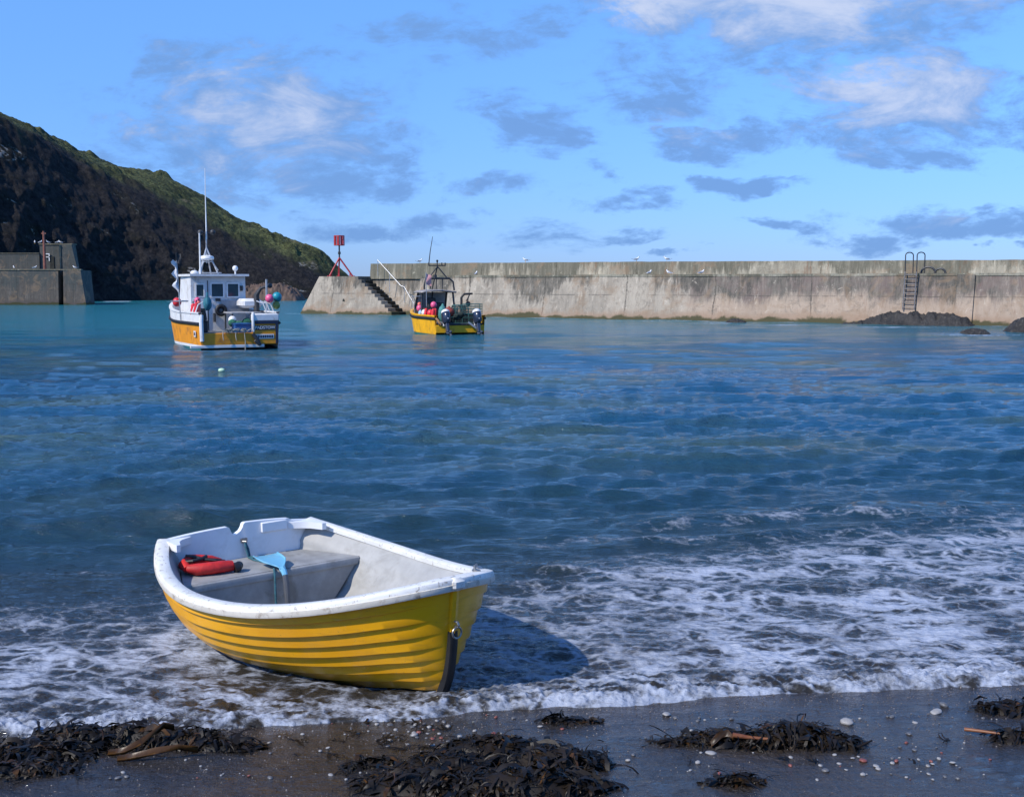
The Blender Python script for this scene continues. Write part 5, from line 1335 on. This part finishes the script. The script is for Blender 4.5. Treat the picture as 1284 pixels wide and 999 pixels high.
q = MB()
for k in range(9): q.ball((rng.uniform(-.3, .35), rng.uniform(-.45, .45), rng.uniform(.08, .42)), rng.uniform(.12, .22), 9, 6, (1, 1, .8), .2)
o = q.build('net_heap', mat('black_green_net', (.012, .022, .018), .9, .5, 14, (.04, .06, .05), .6, 9, bump=.9, bs=40)); o.location = f2w(.45, .10, .56); o.rotation_euler.z = A2; tag(o, 'dark heap of net between the two outboards of the yellow boat', 'net')
q = MB()
for k in range(8): q.tube([(.28*math.cos(t)*(1-.03*k)+.02*math.sin(k*3), .24*math.sin(t)*(1-.03*k), .04+.055*k) for t in np.linspace(0, 6.283, 19)[:-1]], .035, 6, closed=True)
o = q.build('rope_coil', mat('dark_rope', (.035, .045, .045), .9, .4, 14, bump=.5, bs=50)); o.location = f1w(1.9, 1.05, 1.0); o.rotation_euler.z = A1; tag(o, 'dark coil of rope at the left side of the orange boat deck', 'rope')
q = MB(); q.box((0, 0, -.21), (.5, .5, .42), bev=.03); q.box((0, 0, .0), (.54, .54, .04), bev=.01); o = q.build('gear_box', M_DKMET); o.location = f1w(1.9, 1.05, .975); o.rotation_euler.z = A1; tag(o, 'dark gear box under the rope coil on the orange boat', 'box')
# floating marker
fm = empty('marker_float', (px2(277, 32.5), 32.5, .02), 0, label='tiny pale green float adrift in front of the orange boat', cat='float')
q = MB(); q.ball((0, 0, .02), .075, 12, 8, (1.3, .9, .8)); q.build('body', mat('pale_green', (.45, .62, .42), .5), fm)
q = MB(); q.tube([(.07, 0, .04), (.13, 0, .06)], .012, 6); q.build('eye', M_BLK, fm)

# ------------------------------------------------------------------ seaweed and stones on the sand
def weed_mat(name, a, b, rough=.25):
    m, nt, p = newmat(name); v = nt.coords('Object'); n1 = nt.noise(v, 9, 4, .6)
    oi = nt.new('ShaderNodeObjectInfo')
    nt.l.new(nt.mix(nt.ramp(n1, .35, .65), a, b), p.inputs['Base Color']); p.inputs['Roughness'].default_value = rough
    p.inputs['Specular IOR Level'].default_value = .28
    nt.l.new(nt.bump(nt.noise(v, 60, 3, .6), .3, .004), p.inputs['Normal']); return m
M_WEED = weed_mat('dark_wrack', (.0045, .0037, .003), (.016, .010, .005), .5)
M_KELP = weed_mat('ochre_kelp', (.016, .008, .003), (.075, .033, .007), .38)
M_STALK = weed_mat('red_brown_stalk', (.12, .035, .018), (.20, .08, .035), .4)
def at(px, py):           # ground point seen at this pixel
    d = CAMH/((py-355)/1500.)
    for _ in range(4):
        x = (px-642)/1500*d; z = float(beach_z(np.array(x), np.array(d))); d = (CAMH-z)/((py-355)/1500.)
    return x, d, z
def clump(label, blobs, count, seed, spread=1.):
    """a heap of wrack: blobs (px, py, rx, ry, h) are its humps"""
    r = random.Random(seed); g = []
    for px, py, rx, ry, hh in blobs: x, y, z = at(px, py); g.append((x, y, z, rx, ry, hh*1.22))
    cx = sum(b[0] for b in g)/len(g); cy_ = sum(b[1] for b in g)/len(g); cz_ = float(beach_z(np.array(cx), np.array(cy_)))
    root = empty('seaweed_heap', (cx, cy_, cz_), 0, label=label, cat='seaweed', group='heaps of seaweed on the wet sand')
    core = MB()
    for x, y, z, rx, ry, hh in g:
        n1, n2 = 26, 14; rows = []
        for i in range(n2+1):
            t = i/n2; row = []
            for k in range(n1):
                a = 2*math.pi*k/n1; rr = t*(1+.25*float(fbm(np.array(math.cos(a)*1.5+x), np.array(math.sin(a)*1.5+y), 3, seed)))
                X_ = x+rx*rr*math.cos(a); Y_ = y+ry*rr*math.sin(a)
                Z_ = float(beach_z(np.array(X_), np.array(Y_)))+hh*.75*max(0, 1-t**2)*(1+.5*float(fbm(np.array(X_*9), np.array(Y_*9), 3, seed+2)))-.012*t
                row.append((X_-cx, Y_-cy_, Z_-cz_))
            rows.append(row)
        core.grid(rows, True)
    core.build('matted_base', M_WEED, root, angle=60)
    fr_ = MB(); kp = MB(); tot = sum(b[3]*b[4] for b in g)
    for x, y, z, rx, ry, hh in g:
        for _ in range(int(1.35*count*rx*ry/tot)):
            rad = math.sqrt(r.random())*1.04; a = r.uniform(0, 6.283); X_ = x+rx*rad*math.cos(a); Y_ = y+ry*rad*math.sin(a)
            base = float(beach_z(np.array(X_), np.array(Y_)))+hh*.75*max(0, 1-rad**2)
            L_ = .025+.20*r.random()**2.2; w = .002+.016*r.random()**2.0; dr_ = r.uniform(0, 6.283); up = r.uniform(-.1, .75) if r.random() < .5 else r.uniform(-.2, .2)
            cur = r.uniform(-1.2, 1.2); m = 5; c_, s_ = math.cos(dr_), math.sin(dr_); pts = []; X0, Y0, Z0 = X_, Y_, base; row1 = []; row2 = []
            tw = r.uniform(-.8, .8)
            for i in range(m):
                t = i/(m-1); ww = w*(1-.55*t)*(1+.5*math.sin(t*9+a)); 
                zoff = max(Z0, float(z)-.01+0.0)
                row1.append((X0-s_*ww*math.cos(tw)-cx, Y0+c_*ww*math.cos(tw)-cy_, zoff+ww*math.sin(tw)-cz_)); row2.append((X0+s_*ww*math.cos(tw)-cx, Y0-c_*ww*math.cos(tw)-cy_, zoff-ww*math.sin(tw)-cz_))
                X0 += c_*L_/m*math.cos(up); Y0 += s_*L_/m*math.cos(up); Z0 += math.sin(up)*L_/m; up -= .45+.2*cur; dr_ += cur*.3; c_, s_ = math.cos(dr_), math.sin(dr_)
            (kp if r.random() < .06 else fr_).grid([row1, row2])
    o = fr_.build('fronds', M_WEED, root, angle=80, fix=False); o['kind'] = 'stuff'
    if kp.v: o = kp.build('ochre_fronds', M_KELP, root, angle=80, fix=False); o['kind'] = 'stuff'
    return root
clump('broad black seaweed heap at the left edge, with ochre kelp draped on it', [(20, 962, .40, .16, .07), (75, 948, .30, .13, .10), (150, 945, .32, .11, .09), (215, 948, .28, .10, .08), (270, 955, .20, .07, .05), (10, 985, .25, .10, .05)], 2300, 1)
clump('large black seaweed heap low in the middle, nearest the camera', [(560, 985, .30, .14, .09), (620, 970, .36, .17, .12), (680, 978, .34, .16, .10), (730, 975, .16, .09, .06), (530, 1005, .34, .14, .08), (650, 1010, .46, .16, .10), (500, 995, .18, .07, .04)], 2900, 2)
clump('rounded black seaweed heap on the right, with red stalks in it', [(1010, 945, .22, .12, .10), (965, 948, .22, .10, .07), (1055, 950, .17, .08, .06), (905, 945, .24, .06, .045), (860, 948, .16, .03, .02)], 1700, 3)
clump('small dark seaweed heap cut off by the right edge', [(1275, 903, .18, .05, .04), (1290, 905, .2, .07, .05)], 300, 4)
clump('second dark seaweed scrap at the right edge, nearer the camera', [(1290, 943, .10, .06, .05)], 160, 5)
clump('tiny seaweed tuft at the bottom edge, right of centre', [(935, 1000, .14, .05, .04)], 160, 6)
clump('low thin seaweed scrap left of the large middle heap', [(450, 978, .12, .045, .035), (475, 975, .10, .03, .03)], 170, 7)
clump('flat brown seaweed scrap at the foam edge above the middle heap', [(700, 917, .09, .025, .025), (735, 920, .10, .03, .02)], 150, 8)
# kelp blade draped on the left heap, stalks
def ribbon(name, pts, w, m, label, cat, grp=None, round_=False):
    q = MB(); P_ = [Vector(p) for p in pts]; o0 = P_[0].copy()
    if round_: q.tube([p-o0 for p in P_], [w*(1-.5*i/(len(P_)-1)) for i in range(len(P_))], 8)
    else:
        rows = []
        for i, p in enumerate(P_):
            t = (P_[min(i+1, len(P_)-1)]-P_[max(i-1, 0)]); sd = Vector((-t.y, t.x, 0)); sd = sd.normalized() if sd.length > 1e-6 else Vector((1, 0, 0))
            ww = w*math.sin(math.pi*(.12+.8*i/(len(P_)-1)))
            rows.append([p-o0+sd*ww*k/3+Vector((0, 0, .007*math.sin(i*2.1+k*2.3)+.012*math.sin(k*1.1+i))) for k in range(-3, 4)])
        q.grid(rows)
    o = q.build(name, m, angle=80)
    o.location = o0; tag(o, label, cat, grp)
    if not round_: o.modifiers.new('thickness', 'SOLIDIFY').thickness = .003
    return o
def gp_(px, py, dz): x, y, z = at(px, py); return (x, y, z+dz)
ribbon('kelp', [gp_(118, 964, .012), gp_(140, 965, .03), gp_(160, 962, .065), gp_(178, 958, .10), gp_(192, 955, .125), gp_(205, 953, .11)], .015, M_KELP, 'ochre kelp blade rising over the left seaweed heap', 'kelp', 'loose kelp blades')
ribbon('kelp', [gp_(130, 972, .012), gp_(155, 972, .03), gp_(180, 970, .05), gp_(210, 968, .06), gp_(235, 966, .04)], .013, M_KELP, 'darker flat kelp blade in front of the left seaweed heap', 'kelp', 'loose kelp blades')
ribbon('kelp', [gp_(900, 955, .02), gp_(910, 950, .05), gp_(922, 948, .06), gp_(930, 952, .04)], .03, M_KELP, 'orange kelp piece on the left slope of the right seaweed heap', 'kelp', 'loose kelp blades')
ribbon('kelp', [gp_(928, 952, .06), gp_(950, 953, .05), gp_(975, 955, .05)], .014, M_STALK, 'red brown stalk lying on the right seaweed heap', 'kelp', 'kelp stalks', True)
ribbon('kelp', [gp_(1228, 934, .02), gp_(1250, 938, .025), gp_(1284, 944, .03)], .011, M_STALK, 'thin red brown stalk by the right edge scrap', 'kelp', 'kelp stalks', True)
ribbon('kelp', [gp_(1060, 950, .03), gp_(1090, 958, .02), gp_(1108, 953, .035)], .010, M_WEED, 'black bent stalk at the right end of the right seaweed heap', 'kelp', 'kelp stalks', True)
# stones
def stone_mesh(name, seed, m):
    r = random.Random(seed); bm = bmesh.new(); bmesh.ops.create_icosphere(bm, subdivisions=3, radius=1)
    sx, sy, sz = r.uniform(.8, 1.25), r.uniform(.6, .95), r.uniform(.38, .6)
    for v in bm.verts:
        k = 1+.22*float(fbm(np.array(v.co.x*1.2+seed), np.array(v.co.y*1.2+v.co.z), 3, seed)); v.co = Vector((v.co.x*sx*k, v.co.y*sy*k, v.co.z*sz*k))
    for f in bm.faces: f.smooth = True
    me = bpy.data.meshes.new(name); bm.to_mesh(me); bm.free(); me.materials.append(m); return me
M_SW = mat('pale_stone', (.27, .26, .25), .5, .15, 2, (.25, .22, .2), .4, 2); M_SG = mat('grey_stone', (.10, .10, .105), .4, .25, 2, (.04, .04, .04), .5, 2); M_SR = mat('red_stone', (.20, .06, .045), .45, .25, 2, (.08, .03, .03), .5, 2)
kinds = {'pale': ([stone_mesh('pebble', s, M_SW) for s in (1, 2, 3)], 'small pale pebble on the wet sand among the seaweed', 'pale pebbles on the wet sand'),
         'grey': ([stone_mesh('pebble', s, M_SG) for s in (4, 5, 6)], 'small dark grey pebble on the wet sand among the seaweed', 'dark grey pebbles on the wet sand'),
         'red': ([stone_mesh('pebble', s, M_SR) for s in (7, 8)], 'small reddish pebble on the wet sand among the seaweed', 'reddish pebbles on the wet sand')}
def pebble(px, py, r_, kind, label=None):
    x, y, z = at(px, py); mm, lb, gr = kinds[kind]
    o = bpy.data.objects.new('pebble', rng.choice(mm)); COL.objects.link(o)
    o.location = (x, y, z+r_*.18); o.rotation_euler = (rng.uniform(-.2, .2), rng.uniform(-.2, .2), rng.uniform(0, 6.28)); o.scale = (r_, r_, r_)
    tag(o, label or lb, 'pebble', gr)
for px, py, r_, k, lb in ((1075, 921, .040, 'pale', 'largest pale stone, on the right end of the right seaweed heap'), (515, 938, .024, 'pale', 'whitest pebble, alone left of the large middle seaweed heap'), (842, 910, .026, 'pale', 'pale pebble by the foam left of the right seaweed heap'),
                          (1190, 907, .030, 'pale', 'pale flat stone near the small dark stone towards the right edge'), (1200, 898, .030, 'grey', 'dark rounded stone at the foam edge towards the right'), (880, 945, .032, 'pale', 'pale bluish stone on the left slope of the right seaweed heap'),
                          (900, 962, .024, 'pale', 'pale pebble just below the right seaweed heap'), (1098, 972, .022, 'red', 'red pebble below the right end of the right seaweed heap')):
    pebble(px, py, r_, k, lb)
r5 = random.Random(12)
for _ in range(270):
    px = r5.uniform(10, 1280); py = r5.uniform(905, 998)
    lim = 925-(px-100)*.048
    if py < lim+8: continue
    if r5.random() < .35: px, py = r5.gauss(520, 60), r5.gauss(928, 14)
    if r5.random() < .15: px, py = r5.gauss(1130, 60), r5.gauss(975, 12)
    if py > 999 or py < 905-(px-600)*.05: continue
    k = r5.choices(('pale', 'grey', 'red'), (.5, .36, .14))[0]
    pebble(px, py, r5.choice((.005, .006, .008, .010, .013, .016))*1.0, k)
def shreds():
    r = random.Random(77); protos = []
    for k in range(4):
        q = MB()
        for _ in range(5):
            a = r.uniform(0, 6.28); L_ = r.uniform(.03, .09); w = r.uniform(.003, .009); x, y = r.uniform(-.02, .02), r.uniform(-.02, .02); z = .004; r1, r2 = [], []
            for i in range(6):
                t = i/5; ww = w*(1-.6*t)
                r1.append((x-math.sin(a)*ww, y+math.cos(a)*ww, z)); r2.append((x+math.sin(a)*ww, y-math.cos(a)*ww, z+.002))
                x += math.cos(a)*L_/5; y += math.sin(a)*L_/5; z = .004+.012*math.sin(t*3.1)*r.random(); a += r.uniform(-.6, .6)
            q.grid([r1, r2])
        o = q.build('seaweed_shred', M_WEED, angle=80, fix=False); protos.append(o)
    for k in range(46):
        o = protos[k] if k < 4 else protos[k % 4].copy()
        if k >= 4: COL.objects.link(o)
        px = r.uniform(20, 1270); py = r.uniform(930-(px-600)*.03, 996)
        if r.random() < .4: px, py = r.gauss(430, 70), r.gauss(945, 18)
        x, y, z = at(px, min(py, 997)); o.location = (x, y, z+.003); o.rotation_euler = (0, 0, r.uniform(0, 6.28)); sc = r.uniform(.5, 1.3); o.scale = (sc, sc, sc)
        tag(o, 'finger-sized loose shred of dark seaweed on the wet sand', 'seaweed', 'loose shreds of seaweed on the wet sand')
shreds()
def grit():
    q = MB(); r = random.Random(44)
    for _ in range(2600):
        x = r.uniform(-3.2, 3.4); n_ = -abs(r.gauss(0, .55))+.05; y = 6.72+.165*x+n_
        if y < 4.8: continue
        z = float(beach_z(np.array(x), np.array(y))); s_ = r.uniform(.0025, .006); a = r.uniform(0, 3)
        q.add([(x+s_*math.cos(a), y+s_*math.sin(a), z), (x-s_*math.sin(a), y+s_*math.cos(a), z), (x-s_*math.cos(a), y-s_*math.sin(a), z), (x+s_*math.sin(a), y-s_*math.cos(a), z), (x, y, z+s_*.8)], [(0, 1, 4), (1, 2, 4), (2, 3, 4), (3, 0, 4)])
    o = q.build('shell_grit', mat('shell_grit', (.12, .10, .09), .5, .7, 9), fix=False); tag(o, 'scattered shell grit and tiny stones on the wet sand', 'grit', kind='stuff')
grit()
